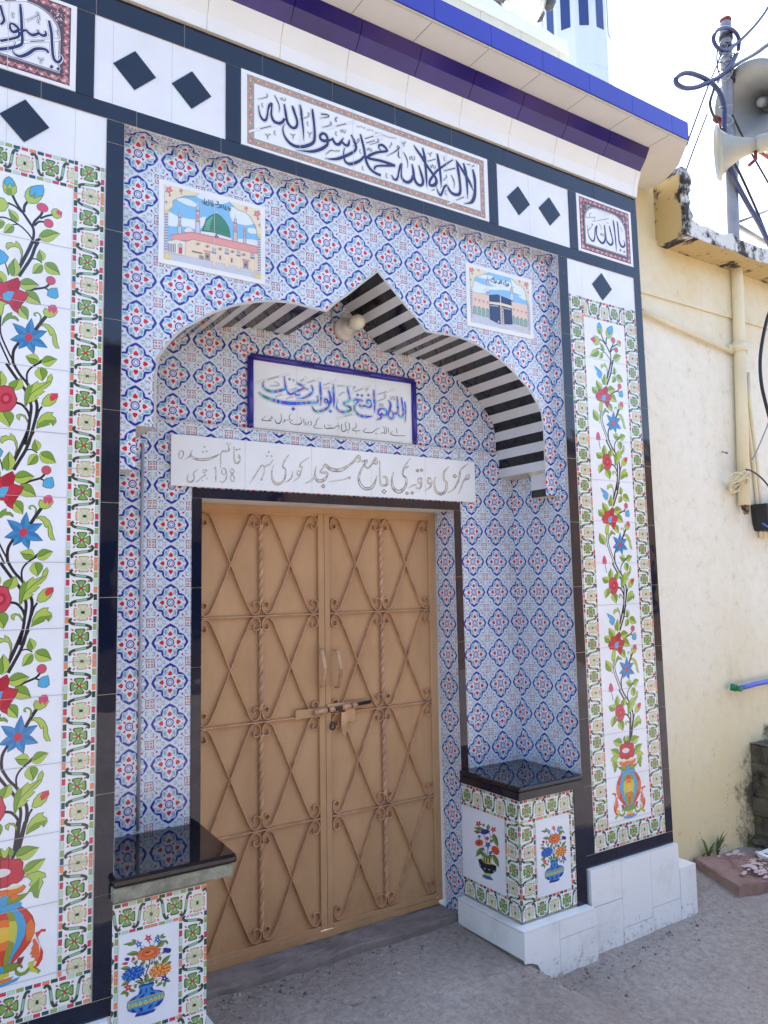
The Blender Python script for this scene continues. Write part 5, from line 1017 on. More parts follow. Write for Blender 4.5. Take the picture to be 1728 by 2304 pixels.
a.poly([(212,742),(590,832),(602,1312),(222,1236)], col(234,206,184), 4); a.poly([(1080,968),(1438,1040),(1446,1500),(1100,1430)], col(234,206,184), 4)
for k in range(4): x, y = 275+k*92, 1060+k*22; a.poly([(x-38,y+170),(x-38,y+30),(x,y-22),(x+38,y+45),(x+38,y+186)], col(140,176,160), 5, col(120,90,80)); a.poly([(x+40,y+50),(x+54,y+50),(x+54,y+190),(x+40,y+188)], col(226,222,214), 7); a.poly([(x-20,y-170),(x+34,y-158),(x+10,y-100)], col(206,140,130), 6); a.poly([(x-40,y-60),(x+46,y-40),(x,y-20)], col(242,222,204), 6)
for k in range(4): x, y = 1125+k*88, 1290+k*24; a.poly([(x-34,y+145),(x-34,y+20),(x,y-28),(x+36,y+38),(x+36,y+160)], col(140,176,160), 5, col(120,90,80)); a.poly([(x+38,y+45),(x+50,y+45),(x+50,y+165),(x+38,y+162)], col(226,222,214), 7); a.poly([(x-20,y-180),(x+30,y-168),(x+8,y-112)], col(206,140,130), 6)
for x, y0, y1 in ((556,350,830),(1082,540,970)):
    a.poly([(x-5,y0+80),(x,y0),(x+5,y0+80)], col(150,152,160), 5); a.poly([(x-28,y0+130),(x,y0+70),(x+28,y0+135)], col(176,178,186), 5); a.poly([(x-30,y0+140),(x+30,y0+148),(x+28,y0+260),(x-26,y0+256)], col(190,190,196), 5, col(140,140,148)); a.poly([(x-24,y0+256),(x+24,y0+262),(x+26,y0+390),(x-24,y0+384)], col(222,222,224), 5); a.poly([(x-50,y0+395),(x+54,y0+405),(x+38,y0+430),(x-36,y0+424)], col(150,152,158), 6); a.poly([(x-34,y0+424),(x+36,y0+430),(x+34,y1),(x-34,y1)], col(182,180,178), 6)
CUB = col(52,64,104)
a.poly([(585,818),(770,804),(836,830),(852,1462),(800,1456),(600,1350)], CUB, 8); a.poly([(836,830),(1076,930),(1102,1468),(920,1462),(852,1462)], col(46,56,94), 8)
a.poly([(822,826),(842,832),(862,1462),(842,1460)], col(206,204,200), 9); a.poly([(585,962),(834,988),(1080,1056),(1082,1112),(836,1046),(586,1010)], col(226,222,184), 10); a.poly([(600,1040),(790,1058),(790,1078),(600,1056)], col(190,190,186), 10); a.poly([(905,1095),(1058,1130),(1058,1150),(905,1115)], col(190,190,186), 10)
a.poly([(838,1068),(898,1092),(918,1458),(852,1462)], col(196,186,170), 10)
for k in range(5): a.oval(872+k*3,1120+k*70,14,22,col(120,104,90) if k % 2 else col(206,90,84),12)
a.oval(796,1408,16,24,col(226,228,232),10); a.poly([(1165,1480),(1290,1505),(1290,1530),(1170,1515)], col(226,220,196), 10); a.poly([(1305,1500),(1350,1510),(1352,1620),(1308,1612)], col(226,200,170), 10)
pen(cv, 'pk', -.0035, "615,505 660,530 740,550 745,500;740,550 690,480 655,460 700,430;705,568 725,572;770,550 805,565 815,520;830,575 835,480;805,560 800,590;860,580 862,500;890,575 940,600 1010,615 1012,560;1000,610 940,540 935,530 965,505;955,632 990,640;900,560 912,540", col(40,44,60), 14, None, 13)
corner_frame(a, [(125,175),(600,300),(520,350),(430,370),(330,400),(260,450),(250,560),(215,640),(140,640)], [(1010,400),(1470,535),(1480,980),(1420,960),(1400,820),(1360,700),(1300,620),(1200,590),(1100,480)], [(150,690),(212,705),(225,1350),(165,1340)], [(1425,1020),(1470,1030),(1500,1640),(1450,1625)], ((200,270,66),(352,270,34),(1400,590,66),(1250,520,34),(180,480,24),(1440,760,26)))
for q in ([(140,640),(216,655),(214,700),(145,690)],[(160,1350),(230,1370),(270,1440),(260,1500),(160,1480)],[(1420,970),(1480,985),(1478,1030),(1425,1015)],[(1410,1700),(1510,1630),(1525,1770),(1405,1745)]): a.poly(q, col(230,216,150), 14)
cv.rect(1.668, 2.824, 1.669, 3.115, col(222,222,218), 20); cv.windows(None); cv.build('printed_picture', GLAZE, pp)

# ---------------------------------------------------------------- the two plates over the door
dp = panel('prayer_plaque', 'white plaque of shimmering blue and purple lettering in a purple bead frame, under the arch', 'sign', (.985, .34, 2.48))
slab('plaque_tile', .3385, .3465, .578, 2.331, 1.392, 2.622, WHITEP, dp)
cv = Canvas('y', .3385); cv.rect(.579, 2.332, 1.391, 2.621, col(232,233,230), 1)
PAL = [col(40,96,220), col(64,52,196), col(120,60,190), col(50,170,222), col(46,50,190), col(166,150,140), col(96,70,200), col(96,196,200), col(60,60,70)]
def holo(x, y):  # iridescent sheen of the foil, painted as hues shifting across the strokes
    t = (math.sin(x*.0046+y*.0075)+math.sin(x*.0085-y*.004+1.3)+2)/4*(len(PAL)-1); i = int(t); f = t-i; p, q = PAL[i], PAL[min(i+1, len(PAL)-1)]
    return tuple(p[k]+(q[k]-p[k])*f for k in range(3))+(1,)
HD = (col(96,96,98), col(234,234,232), .0085, .0026)
for c_, (a_, b_, d_) in DUA.items():
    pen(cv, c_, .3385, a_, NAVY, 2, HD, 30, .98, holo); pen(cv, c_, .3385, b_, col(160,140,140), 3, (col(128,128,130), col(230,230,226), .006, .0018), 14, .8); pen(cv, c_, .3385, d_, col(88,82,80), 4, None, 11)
for x in (.782,.985,1.188): cv.rect(x-.0007, 2.332, x+.0007, 2.621, col(206,206,202), 12)
cv.build('foil_lettering', GLAZE, dp)
FR = plain('purple_glazed_bead', (52,46,142), .14, 0, 12, .04, .1)
m = MB()
for P in ([(.5665,.336,2.331),(.5665,.336,2.350)],[(.5665,.336,2.353),(.5665,.336,2.632)],[(.5685,.336,2.635),(.86,.336,2.635)],[(.862,.336,2.635),(1.153,.336,2.635)],[(1.155,.336,2.635),(1.404,.336,2.635)],[(1.4045,.336,2.632),(1.4045,.336,2.350)],[(1.4045,.336,2.347),(1.4045,.336,2.335)]): m.tube(P, .0135, 14)
m.build('bead_frame', FR, dp)
npl = panel('name_plate', 'long white tile plate of embossed silver lettering with 198, directly above the door', 'sign', (.985, .31, 2.17))
m = MB()
for a_, b_ in ((.2245,.5305),(.5315,.8365),(.8375,1.138),(1.139,1.4385),(1.4395,1.742)): m.box(a_, .3105, 2.0655, b_, .3185, 2.2675, wp=True)
m.build('plate_tile', WHITEP, npl)
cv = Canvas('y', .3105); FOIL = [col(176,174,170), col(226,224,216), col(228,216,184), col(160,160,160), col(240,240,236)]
def foil(x, y):  # silver sheen painted in: lighter and darker tones vary along each letter
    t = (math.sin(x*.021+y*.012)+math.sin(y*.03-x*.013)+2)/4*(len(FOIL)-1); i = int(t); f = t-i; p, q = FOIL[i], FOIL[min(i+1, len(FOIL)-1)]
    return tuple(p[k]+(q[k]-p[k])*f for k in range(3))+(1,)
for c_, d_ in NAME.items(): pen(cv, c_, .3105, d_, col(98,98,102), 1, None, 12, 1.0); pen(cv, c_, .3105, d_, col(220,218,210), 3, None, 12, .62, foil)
cv.build('embossed_lettering', GLAZE, npl)
# wall lamp
lp = tag(empty('wall_lamp', (1.02, .345, 2.826)), 'round white lamp holder with a bare pearl bulb under the arch point', 'lamp')
m = MB(); m.lathe([(0,.0005),(.052,.0005),(.0525,.02),(.049,.026),(.040,.030),(.036,.034),(.032,.046),(.022,.056),(.016,.060),(0,.060)], (1.024,.3455,2.826), (0,-1,0), 36); m.build('lamp_holder', plain('white_bakelite', (206,200,192), .4, 0, 30, .02, .03), lp)
m = MB(); m.lathe([(0,.052),(.0125,.052),(.0125,.074),(.018,.086),(.027,.098),(.0325,.113),(.034,.126),(.0315,.141),(.024,.153),(.012,.160),(0,.1615)], (1.024,.3455,2.826), (0,-1,0), 32); m.build('bulb', plain('pearl_glass_bulb', (226,218,190), .25, 0, 30, 0, .02), lp)
m = MB(); m.tube(smooth([(.985,.3425,2.94),(.962,.342,2.90),(.965,.3405,2.868),(.985,.340,2.845)], 4), .003, 8); m.build('lamp_wire', plain('cream_flex', (170,160,140), .6, 0, 30, 0), lp)

# ---------------------------------------------------------------- tiled benches either side of the door
def bench_print(cv, x0, x1, z0, z1, bl, br, bt, bb, clipL=True):
    cv.rect(x0, z0, x1, z1, col(234,236,234), 0); W = .0985
    border(cv, lambda t, s: (x0+t, z1-W/2-s*W), W, x1-x0, .12, R4(x0, z1-bt, x1, z1), L=1)
    border(cv, lambda t, s: (x0+t, z0+bb-W/2-s*W), W, x1-x0, .04, R4(x0, z0, x1, z0+bb), L=1)
    border(cv, lambda t, s: (x1-br+W/2+s*W, z1-bt*.3-t), W, z1-z0-bb*.6, .19, R4(x1-br, z0+bb*.9, x1, z1-bt*.9), L=11)
    border(cv, lambda t, s: (x0+bl-W/2+s*W, z1-bt*.3-t), W, z1-z0-bb*.6, .19, R4(x0, z0+bb*.9, x0+bl, z1-bt*.9), L=11)
    cv.rect(x0+bl, z0+bb, x1-br, z1-bt, col(232,234,238), 21)
bl = tag(empty('tiled_bench', (.1, .1, 0)), 'tiled bench with a bare cement edge under its black granite top, hiding a door corner', 'bench')
m = MB(); m.box(-.066, -.0615, .205, .2355, .3225, .70); m.build('seat_box', CEMENT, bl)
cv = Canvas('y', -.0625); cv.wp = lambda x, z: x; bench_print(cv, -.066, .2365, .228, .695, .02, .0945, .094, .083); bouquet(Art(cv, 'vb', 1, -.0625, L=23)); cv.build('flower_vase_tiles', GLAZE, bl)
m = MB(); m.prism([(-.072,-.094),(.316,-.094),(.335,.3225),(-.072,.3225)], lambda p: (p[0],p[1],.712+.004*math.sin(p[0]*30)), lambda p: (p[0],p[1],.753)); m.build('cement_bed', CEMENT, bl, bevel=.004)
m = MB(); m.prism([(-.074,-.102),(.329,-.102),(.348,.3205),(-.074,.3205)], lambda p: (p[0],p[1],.7535), lambda p: (p[0],p[1],.783)); m.build('granite_top', GRANITE, bl, bevel=.009)
m = MB(); m.box(-.08, -.12, 0, .285, .3225, .216); m.build('bench_plinth', WHITEP, bl, bevel=.002)
br = tag(empty('tiled_bench', (1.8, .1, 0)), 'tiled bench on a white ledge, showing both a black vase and a blue vase', 'bench')
XB = 1.6225
m = MB(); m.box(XB+.001, -.0665, .225, XR, .322, .745); m.build('seat_box', CEMENT, br)
cv = Canvas('y', -.0675); cv.wp = lambda x, z: x; bench_print(cv, XB, 1.953, .238, .735, .092, .034, .105, .078)
bouquet(Art(cv, 'vb', 1, -.0625, 1.7775, .018, L=23)); cv.build('flower_vase_tiles', GLAZE, br)
cv = Canvas('x', XB); cv.wp = lambda x, z: x
bench_print(cv, -.0665, .3215, .238, .735, .092, .0, .105, .078); black_vase(Art(cv, 'vr', 0, XB, L=23)); cv.build('black_vase_tiles', GLAZE, br)
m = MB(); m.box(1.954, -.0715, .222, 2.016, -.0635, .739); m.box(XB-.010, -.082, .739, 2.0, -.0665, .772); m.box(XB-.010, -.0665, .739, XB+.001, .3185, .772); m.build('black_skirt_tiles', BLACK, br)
m = MB(); m.box(XB-.016, -.090, .7725, 1.9995, .3195, .797); m.build('granite_top', GRANITE, br, bevel=.009)
m = MB(); m.box(1.5875, -.1135, -.03, 2.0, .316, .2175); m.build('bench_plinth_core', CEMENT, br)
m = MB(); m.box(1.582, -.12, .2185, 2.005, .317, .2265)
m.prism([(1.705,-.03),(1.695,.022),(1.668,.050),(1.655,.078),(1.62,.094),(1.583,.100),(1.583,.2175),(1.785,.2175),(1.785,-.03)], lambda p: (p[0], -.1205, p[1]), lambda p: (p[0], -.1142, p[1]))
m.box(1.787, -.1205, -.03, 2.018, -.1142, .146); m.box(1.787, -.1205, .148, 2.018, -.1142, .2175)
m.box(1.5815, -.1135, .112, 1.587, .20, .2165); m.box(1.5815, .202, .112, 1.587, .3175, .2165); m.build('plinth_tiles', PLINTHM, br)
# ---------------------------------------------------------------- ground and doorstep
def sstep(a, b, x): t = min(1, max(0, (x-a)/(b-a))); return t*t*(3-2*t)
def gz(x, y):
    k = 1-sstep(1.575, 1.76, x) if y < .3 else 1-sstep(1.7, 2.6, x)
    h = .118*sstep(-1.3, .2, y)*k
    if x > 2.7: h += sstep(2.74, 2.98, x)*max(0, min(.14, .33*(y+.26)))
    if -2.5 < y < 1 and abs(x) < 6: h += .004*math.sin(x*3.1+y*1.7)+.003*math.sin(x*7.3-y*5.1)
    return h
xs = sorted(set([-60,-30,-15,-8,-5]+[round(-3+.06*k, 3) for k in range(168)]+[7.5,9,12,18,30,60])); ys = sorted(set([-60,-30,-15,-10,-7]+[round(-5+.06*k, 3) for k in range(100)]+[1.5,4,12,40]))
rg = random.Random(11); V = []; F = []
for y in ys:
    for x in xs:
        j = rg.uniform(-.0022, .0022) if abs(x) < 7 and y > -5 else 0
        V.append((x, y, gz(x, y)+j))
nx = len(xs)
for j in range(len(ys)-1):
    for i in range(nx-1): F.append((j*nx+i, j*nx+i+1, (j+1)*nx+i+1, (j+1)*nx+i))
me = bpy.data.meshes.new('ground'); me.from_pydata(V, [], F); me.polygons.foreach_set('use_smooth', [True]*len(F)); me.update()
tag(link('ground', me, GROUND, None), kind='structure')
def rough_block(name, outline, z0, z1, mt, seed=1, amp=.012, parent=None, sub=.05, tilt=0, y0=0):
    """worn stone block over an outline (anticlockwise), top grid jittered"""
    r = random.Random(seed); n = len(outline); P = []
    for k in range(n):
        (xa, ya), (xb, yb) = outline[k], outline[(k+1) % n]; m_ = max(1, int(math.hypot(xb-xa, yb-ya)/sub))
        for q in range(m_): f = q/m_; P.append((xa+(xb-xa)*f+r.uniform(-amp, amp)*.6, ya+(yb-ya)*f+r.uniform(-amp, amp)*.6))
    cx = sum(p[0] for p in P)/len(P); cy = sum(p[1] for p in P)/len(P); m = MB(); N = len(P)
    R = [[(cx+(p[0]-cx)*s, cy+(p[1]-cy)*s, z+tilt*(p[1]-y0)+r.uniform(-amp, amp)*.5) for p in P] for s, z in ((1.0,z0),(1.0,z1-amp*.9),(.985,z1-amp*.2),(.9,z1),(.6,z1),(.25,z1))]
    for a, b in zip(R[:-1], R[1:]):
        for k in range(N): m.face([a[k], a[(k+1) % N], b[(k+1) % N], b[k]])
    m.face(R[-1]); m.face(R[0][::-1]); return m.build(name, mt, parent)
SILL = cement('worn_threshold', (108,98,92), (142,130,122), 9)
o = rough_block('doorstep', [(.27,.325),(.6,.318),(1.0,.322),(1.35,.312),(1.60,.326),(1.608,.50),(.36,.50)], .02, .148, SILL, 3, .012); tag(o, 'worn grey doorstep slab running under the brown metal door', 'doorstep')

# ---------------------------------------------------------------- yellow building on the right
yb = tag(empty('yellow_building', (3.6, .14, 0)), 'stained pale yellow plastered building with a mouldy concrete eave, right of the gateway', 'building')
YW = .14; FX = 3.02; ZE = 3.605
m = MB(); m.box(2.62, YW, -.1, 12, YW+.25, 3.295); m.box(2.62, YW-.012, 3.296, 12, YW+.25, ZE+.03); m.box(2.62, YW-.003, ZE+.03, FX+.06, YW+.25, 4.02); m.box(2.62, YW+.25, -.1, 12, 3.2, ZE+.03)
m.build('plaster_wall', PLASTER, yb)
def jag(x0, x1, f, n, seed, amp):
    r = random.Random(seed); return [(x0+(x1-x0)*k/n, f+r.uniform(-amp, amp)) for k in range(n+1)]
m = MB(); E0 = jag(FX+.006, 12, -.050, 120, 5, .008)
m.prism([(FX+.006,YW-.012)]+E0+[(12,YW-.012)], lambda p: (p[0],p[1],ZE), lambda p: (p[0],p[1],ZE+.018)); m.build('eave_underside', OCHRE, yb)
m = MB(); r = random.Random(8); T0 = [(x, y, ZE+.098+r.uniform(-.014, .012)) for x, y in E0]
for k in range(len(E0)-1):
    a, b, t0, t1 = E0[k], E0[k+1], T0[k], T0[k+1]
    m.face([(a[0],a[1]-.004,ZE+.004),(b[0],b[1]-.004,ZE+.004),(t1[0],t1[1]-.004,t1[2]),(t0[0],t0[1]-.004,t0[2])]); m.face([(t0[0],t0[1]-.004,t0[2]),(t1[0],t1[1]-.004,t1[2]),(t1[0],.7,ZE+.095),(t0[0],.7,ZE+.095)]); m.face([(a[0],a[1]-.004,ZE+.004),(a[0],-.02,ZE+.004),(b[0],-.02,ZE+.004),(b[0],b[1]-.004,ZE+.004)])
m.build('eave_edge', EDGEW, yb)
r = random.Random(2); Z = [ZE-.002+.0175*k for k in range(22)]
m = MB(); m.box(FX, -.036, ZE-.001, FX+.03, YW-.002, Z[-1]); m.build('eave_upstand', OCHRE, yb)
m = MB(); pts = [(z, FX+.004+r.uniform(0,.005), FX+.078+r.uniform(-.012,.010)) for z in Z]+[(Z[-1]+.04,FX+.012,FX+.05)]
for a, b in zip(pts[:-1], pts[1:]): m.prism([(a[1],a[0]),(a[2],a[0]),(b[2],b[0]),(b[1],b[0])], lambda p: (p[0], -.052+.006*math.sin(p[1]*30), p[1]), lambda p: (p[0], YW, p[1]))
m.build('upstand_edge', EDGEW, yb)
m = MB(); m.tube([tuple(un('O',u,v,1,YW-.022,True)) for u, v in ((215,1612),(560,1770),(900,1925),(1262,2086))], .0135, 10); tag(m.build('conduit', PIPEY, None), 'thin painted conduit sloping down the yellow wall to the drainpipe', 'conduit')
dpipe = tag(empty('drainpipe', (4.0, .32, 2.1)), 'thick cream painted drainpipe ending partway down the yellow wall', 'drainpipe')
top_, bot_ = un('O',1312,1330,1,YW-.042,True), un('Q',858,1165,1,YW-.042,True)
m = MB(); m.tube([top_+Vector((0,0,.24)), top_, top_.lerp(bot_,.5)+Vector((.004,0,0)), bot_], .036, 16); m.build('pipe', PIPEY, dpipe)
m = MB()
for f in (.275,): q = top_.lerp(bot_, f); m.tube([q+Vector((0,0,.012)), q-Vector((0,0,.05))], .045, 16); m.box(q.x-.075, YW-.025, q.z-.035, q.x+.12, YW-.002, q.z-.005)
m.build('pipe_clamp', PIPEY, dpipe)
m = MB(); q = top_.lerp(bot_, .0); m.prism([(bot_.x-.02,bot_.z-.002),(bot_.x+.035,bot_.z-.002),(bot_.x+.02,bot_.z-.055),(bot_.x+.005,bot_.z-.05)], lambda p: (p[0],YW-.06,p[1]), lambda p: (p[0],YW-.03,p[1])); m.build('broken_spout', OCHRE, dpipe)
m = MB(); r = random.Random(6); q = un('Q',835,905,1,YW-.09,True)
for k in range(7):
    R_ = .072+r.uniform(-.012,.008); t = r.uniform(-.5,.5); P = []
    for j in range(22): a = 2*math.pi*j/22; P.append((q.x+R_*1.1*math.cos(a), YW-.068-.045*math.sin(a)+r.uniform(-.003,.003)+(k-3)*.003, q.z+R_*.62*math.sin(a+t)+.02*math.sin(a*2+k)))
    m.tube(P, .0042, 6, closed=True)
tag(m.build('wire_coil', PIPEY, None), 'tangled coil of pale wire hung round the drainpipe', 'wire')
for nm, us, rr, lb in (('wall_conduit', ((868,-300),(870,0),(905,300),(962,700),(1010,1200),(1045,1530)), .0105, 'slimmer grey cream conduit just beside the drainpipe'), ('wall_conduit', ((900,-300),(912,0),(948,300),(998,700),(1044,1200),(1078,1535)), .0125, 'brighter cream conduit running down to the dark meter box')):
    m = MB(); m.tube([tuple(un('Q',u,v,1,YW-.015,True)) for u, v in us], rr, 8); tag(m.build(nm, PIPEY, None), lb, 'conduit')
m = MB(); P = [tuple(un('T',u,v,1,YW-.045,True)) for u, v in ((770,366),(850,348),(920,328),(1025,308),(1500,215))]; m.tube(P, .0145, 12); bp = m.build('water_pipe', BLUEP, None); tag(bp, 'blue plastic water pipe with a green end fitting on the yellow wall', 'water pipe')
a = un('T',712,352,1,YW-.022,True); b = un('T',765,362,1,YW-.05,True); m = MB(); m.tube([tuple(a), tuple(b)], .0205, 14); m.tube([tuple(b), tuple(b+Vector((.0,-.03,-.003)))], .016, 12); m.build('end_fitting', GREENP, bp)
q = un('Q',1052,1145,1,YW-.08,True); q2 = un('Q',1080,1445,1,YW-.08,True)
mbx = tag(empty('meter_box', (q.x+.12, YW-.06, (q.z+q2.z)/2)), 'dark electric meter box on the yellow wall below the pale conduits', 'meter box')
m = MB(); m.prism([(q.x,q.z),(q.x+.3,q.z+.02),(q.x+.3,q2.z),(q.x+.03,q2.z),(q.x+.012,q2.z+.05)], lambda p: (p[0],YW-.11,p[1]), lambda p: (p[0],YW-.001,p[1])); m.build('casing', DARK, mbx, bevel=.008)
m = MB(); m.box(q.x+.025, YW-.1135, q2.z+.07, q.x+.25, YW-.1105, q.z-.05); m.build('meter_window', plain('meter_glass', (54,58,66), .08, 0, 20, 0), mbx)
m = MB(); m.tube(smooth([tuple(un('Q',u,v,1,YW-.125,True)) for u, v in ((1060,1365),(1085,1380),(1125,1405),(1180,1400))], 4), .005, 6); m.build('blue_lead', BLUEP, mbx)
for nm, cr, us, rr, mt_, lb in (('wall_cable','Q',((880,770),(930,780),(1010,830),(1080,895),(1130,960)),.005,CABLE,'short thin black cable arching from the drainpipe coil to the meter box'),
    ('wall_cable','F',((1690,330),(1659,395),(1630,520),(1616,640),(1622,760),(1645,870),(1680,1000)),.0105,CABLE,'thick black cable bowing down in front of the drainpipe'),
    ('wall_cable','Q',((1128,240),(1100,320),(1050,440),(985,590),(945,660)),.004,GREYC,'frayed pale wire slanting to the conduits beside the drainpipe')):
    m = MB(); m.tube(smooth([tuple(un(cr,u,v,1,YW-.14,True)) for u, v in us], 4), rr, 8); tag(m.build(nm, mt_, None), lb, 'cable')
m = MB(); a = un('Q',662,585,1,YW-.06,True); m.tube([tuple(a), (a.x+.05,YW,a.z+.02)], .004, 8); m.lathe([(0,0),(.008,0),(.008,.003),(0,.003)], a, (-.6,-.8,-.2), 10); tag(m.build('nail', STEEL, None), 'lone rusty nail driven into the yellow wall beside the drainpipe', 'nail')
# stone slab, rubble and weeds at the wall foot
A, B_, C_, D_ = [un('T',u,v,2,z_,True) for u, v, z_ in ((400,1762,.17),(782,1998,.10),(1230,1890,.10),(905,1668,.18))]
SLAB = mould('red_sandstone', (154,124,110), (122,92,84), .35, .65, 6)
sl_ = rough_block('stone_slab', [(B_.x,B_.y),(C_.x,C_.y),(D_.x,D_.y),(A.x,A.y)], .03, .10, SLAB, 9, .008, None, .04, (A.z-B_.z)/(A.y-B_.y), B_.y); tag(sl_, 'loose reddish sandstone slab with splashes of whitewash, on the ground by the yellow wall', 'stone slab')
m = MB(); r = random.Random(14)
for k in range(150):
    f = r.random(); u, v = 640+f*400+r.gauss(0,55), 1720+f*160+r.gauss(0,30); q = un('T',u,v,2,.16,True); SS = lambda y: .1045+(A.z-B_.z)/(A.y-B_.y)*(y-B_.y); q = un('T',u,v,2,SS(q.y),True); q = un('T',u,v,2,SS(q.y),True); n = r.randint(5,7); R_ = .003+.017*r.random()**2.2
    m.face([(q.x+R_*1.9*math.cos(6.28*j/n)*r.uniform(.6,1.1), (yy := q.y+R_*.7*math.sin(6.28*j/n)*r.uniform(.6,1.1)), SS(yy)+k*.00002) for j in range(n)])
m.build('whitewash_splash', plain('whitewash', (196,172,164), .9, 0, 40, .2, .1), sl_)
q = un('T',872,815,1,YW-.01,True)
m = MB(); r = random.Random(3); zt = q.z; k = 0; z = -.02
while z < zt-.01:
    h = min(r.uniform(.07,.13), zt-z); x = q.x+r.uniform(-.012,.012); 
    while x < q.x+1.2:
        w_ = r.uniform(.14,.3); o_ = r.uniform(-.018,.012); m.box(x+.004, YW-.20+o_, z+.004, x+w_-.003, YW-.005, z+h-.003); x += w_
    z += h
m.box(q.x+.02, YW-.18, -.02, q.x+1.18, YW-.01, zt-.02)
tag(m.build('rubble_pier', RUBBLE, None, bevel=.01), 'dark mossy stone masonry stub against the yellow wall under the blue pipe', 'stone wall')
r = random.Random(21)
for i, (u, v, s_) in enumerate(((870,1560,.05),(930,1530,.06),(990,1560,.05),(900,1610,.045),(800,1600,.035),(1010,1620,.06),(960,1590,.04))):
    q = un('T',u,v,2,.15,True); m = MB(); n = 9
    pr_ = [(0,-.3),(.7,-.2),(1,.1),(.75,.45),(.35,.6),(0,.62)]; base = len(m.v)
    m.lathe([(s_*a_*r.uniform(.8,1.1), s_*b_) for a_, b_ in pr_], (q.x, min(q.y, YW-s_), gz(q.x, q.y)+s_*.1), (r.uniform(-.2,.2), r.uniform(-.2,.2), 1), 7, smooth=False)
    lb = ('small grey rubble stone beside the weeds','squat rubble stone behind the sandstone slab','rubble stone against the masonry stub','flat rubble stone touching the sandstone slab','smallest rubble chip at the foot of the yellow wall','largest rubble stone of the heap','rubble stone in the middle of the little heap')[i]
    tag(m.build('rubble_stone', RUBBLE, None), lb, 'stone', 'rubble stones by the yellow wall')
q = un('T',975,1690,2,.19,True); m = MB()
for k in range(3): m.tube([(q.x+.03+(.04+.009*k)*math.cos(a_), q.y+(.025+.007*k)*math.sin(a_), SS(q.y)+.014+.008*k+.01*math.sin(a_*2+k)) for a_ in (6.283*j/24 for j in range(24))], .007, 8, closed=True)
tag(m.build('rope_coil', plain('white_rope', (226,226,222), .6, 0, 60, .2), None), 'small coil of white plastic rope on the sandstone slab', 'rope')
def weed(u, v, n, h, seed, lb):
    q = un('T',u,v,2,.15,True); q.y = min(q.y, YW-.02); zg = gz(q.x, q.y); r = random.Random(seed); e = tag(empty('weed', (q.x,q.y,zg)), lb, 'weed', 'weeds at the foot of the yellow wall')
    for k in range(n):
        a_ = r.uniform(0, 6.28); L_ = h*r.uniform(.6,1.1); dx, dy = math.cos(a_)*L_*.45, -abs(math.sin(a_))*L_*.3; m = MB(); px, py = -dy*.16+.006, dx*.16
        P = [(q.x+dx*t*t, q.y+dy*t*t, zg-.005+L_*(t-.35*t*t*r.uniform(.4,1.2))) for t in (0,.25,.5,.75,1)]; W_ = (.006,.011,.012,.008,.0005)
        for j in range(4): m.face([(P[j][0]-W_[j],P[j][1],P[j][2]),(P[j][0]+W_[j],P[j][1],P[j][2]),(P[j+1][0]+W_[j+1],P[j+1][1],P[j+1][2]),(P[j+1][0]-W_[j+1],P[j+1][1],P[j+1][2])])
        m.build('leaf', LEAFM, e)
weed(470,1735,5,.17,1,'tallest leafy weed sprouting from behind the sandstone slab'); weed(560,1715,7,.19,2,'bushy green weed between the slab and the rubble heap'); weed(425,1760,4,.09,3,'smallest weed beside the white plinth'); weed(800,1620,7,.08,4,'low weed in front of the rubble stones')

# ---------------------------------------------------------------- things against the sky
mn = tag(empty('minaret', (4.517, 2.0, 3.9)), 'white tiled minaret with dark blue vertical stripes rising behind the gateway', 'minaret')
MC = Vector((4.517, 2.0, 0)); RM = .315; va = math.atan2(CAM.y-MC.y, CAM.x-MC.x)
ang = lambda k: va+rad(30)*k
ring = [(MC.x+RM*math.cos(ang(k)), MC.y+RM*math.sin(ang(k))) for k in range(12)]
m = MB()
for z0, z1 in ((3.8,5.6),(5.602,6.2),(6.202,6.80),(6.802,7.4),(7.402,8.6)): m.prism(ring[::-1], lambda p: (p[0],p[1],z0), lambda p: (p[0],p[1],z1))
m.build('shaft', plain('minaret_tile', (206,214,222), .25, 0, 30, .04, .03), mn)
BT = plain('dark_blue_tile', (44,62,116), .12, 0, 12, .05, .08)
for k in range(12):
    a_, b_ = Vector((*ring[k],0)), Vector((*ring[(k+1) % 12],0)); n_ = ((a_+b_)/2-MC).normalized(); o_ = n_*.004
    p_, q_ = a_.lerp(b_,.24), a_.lerp(b_,.76)
    for z0, z1 in ((6.565,7.09),(5.3,5.9)): m = MB(); m.prism([(p_.x,p_.y),(p_.x+o_.x,p_.y+o_.y),(q_.x+o_.x,q_.y+o_.y),(q_.x,q_.y)], lambda p: (p[0],p[1],z0), lambda p: (p[0],p[1],z1)); m.build('blue_stripe', BT, mn)
fd = tag(empty('roof_finial', (2.40, .5, 4.03)), 'white ribbed bowl shaped roof ornament with dark leaves, behind the white parapet', 'roof ornament')
m = MB(); m.lathe([(.06,0),(.05,.3),(.035,.93),(.05,.94),(.085,.97),(.115,1.02),(.132,1.08),(.136,1.14),(.13,1.22),(.12,1.25)], (2.385,.5,4.03), (0,0,1), 20, smooth=False); m.build('bowl', WHITEP, fd)
m = MB()
for k in range(10):
    a_ = 6.283*k/10; P = [(2.385+r_*math.cos(a_), .5+r_*math.sin(a_), 4.03+h_) for r_, h_ in ((.085,.971),(.117,1.02),(.134,1.08),(.138,1.14),(.132,1.22))]; m.tube(P, .0022, 5)
m.build('bowl_joint', plain('ornament_joint', (206,204,198), .6, 0, 30, 0), fd)
LFD = plain('dark_ornament', (74,78,80), .5, 0, 30, .1, .3)
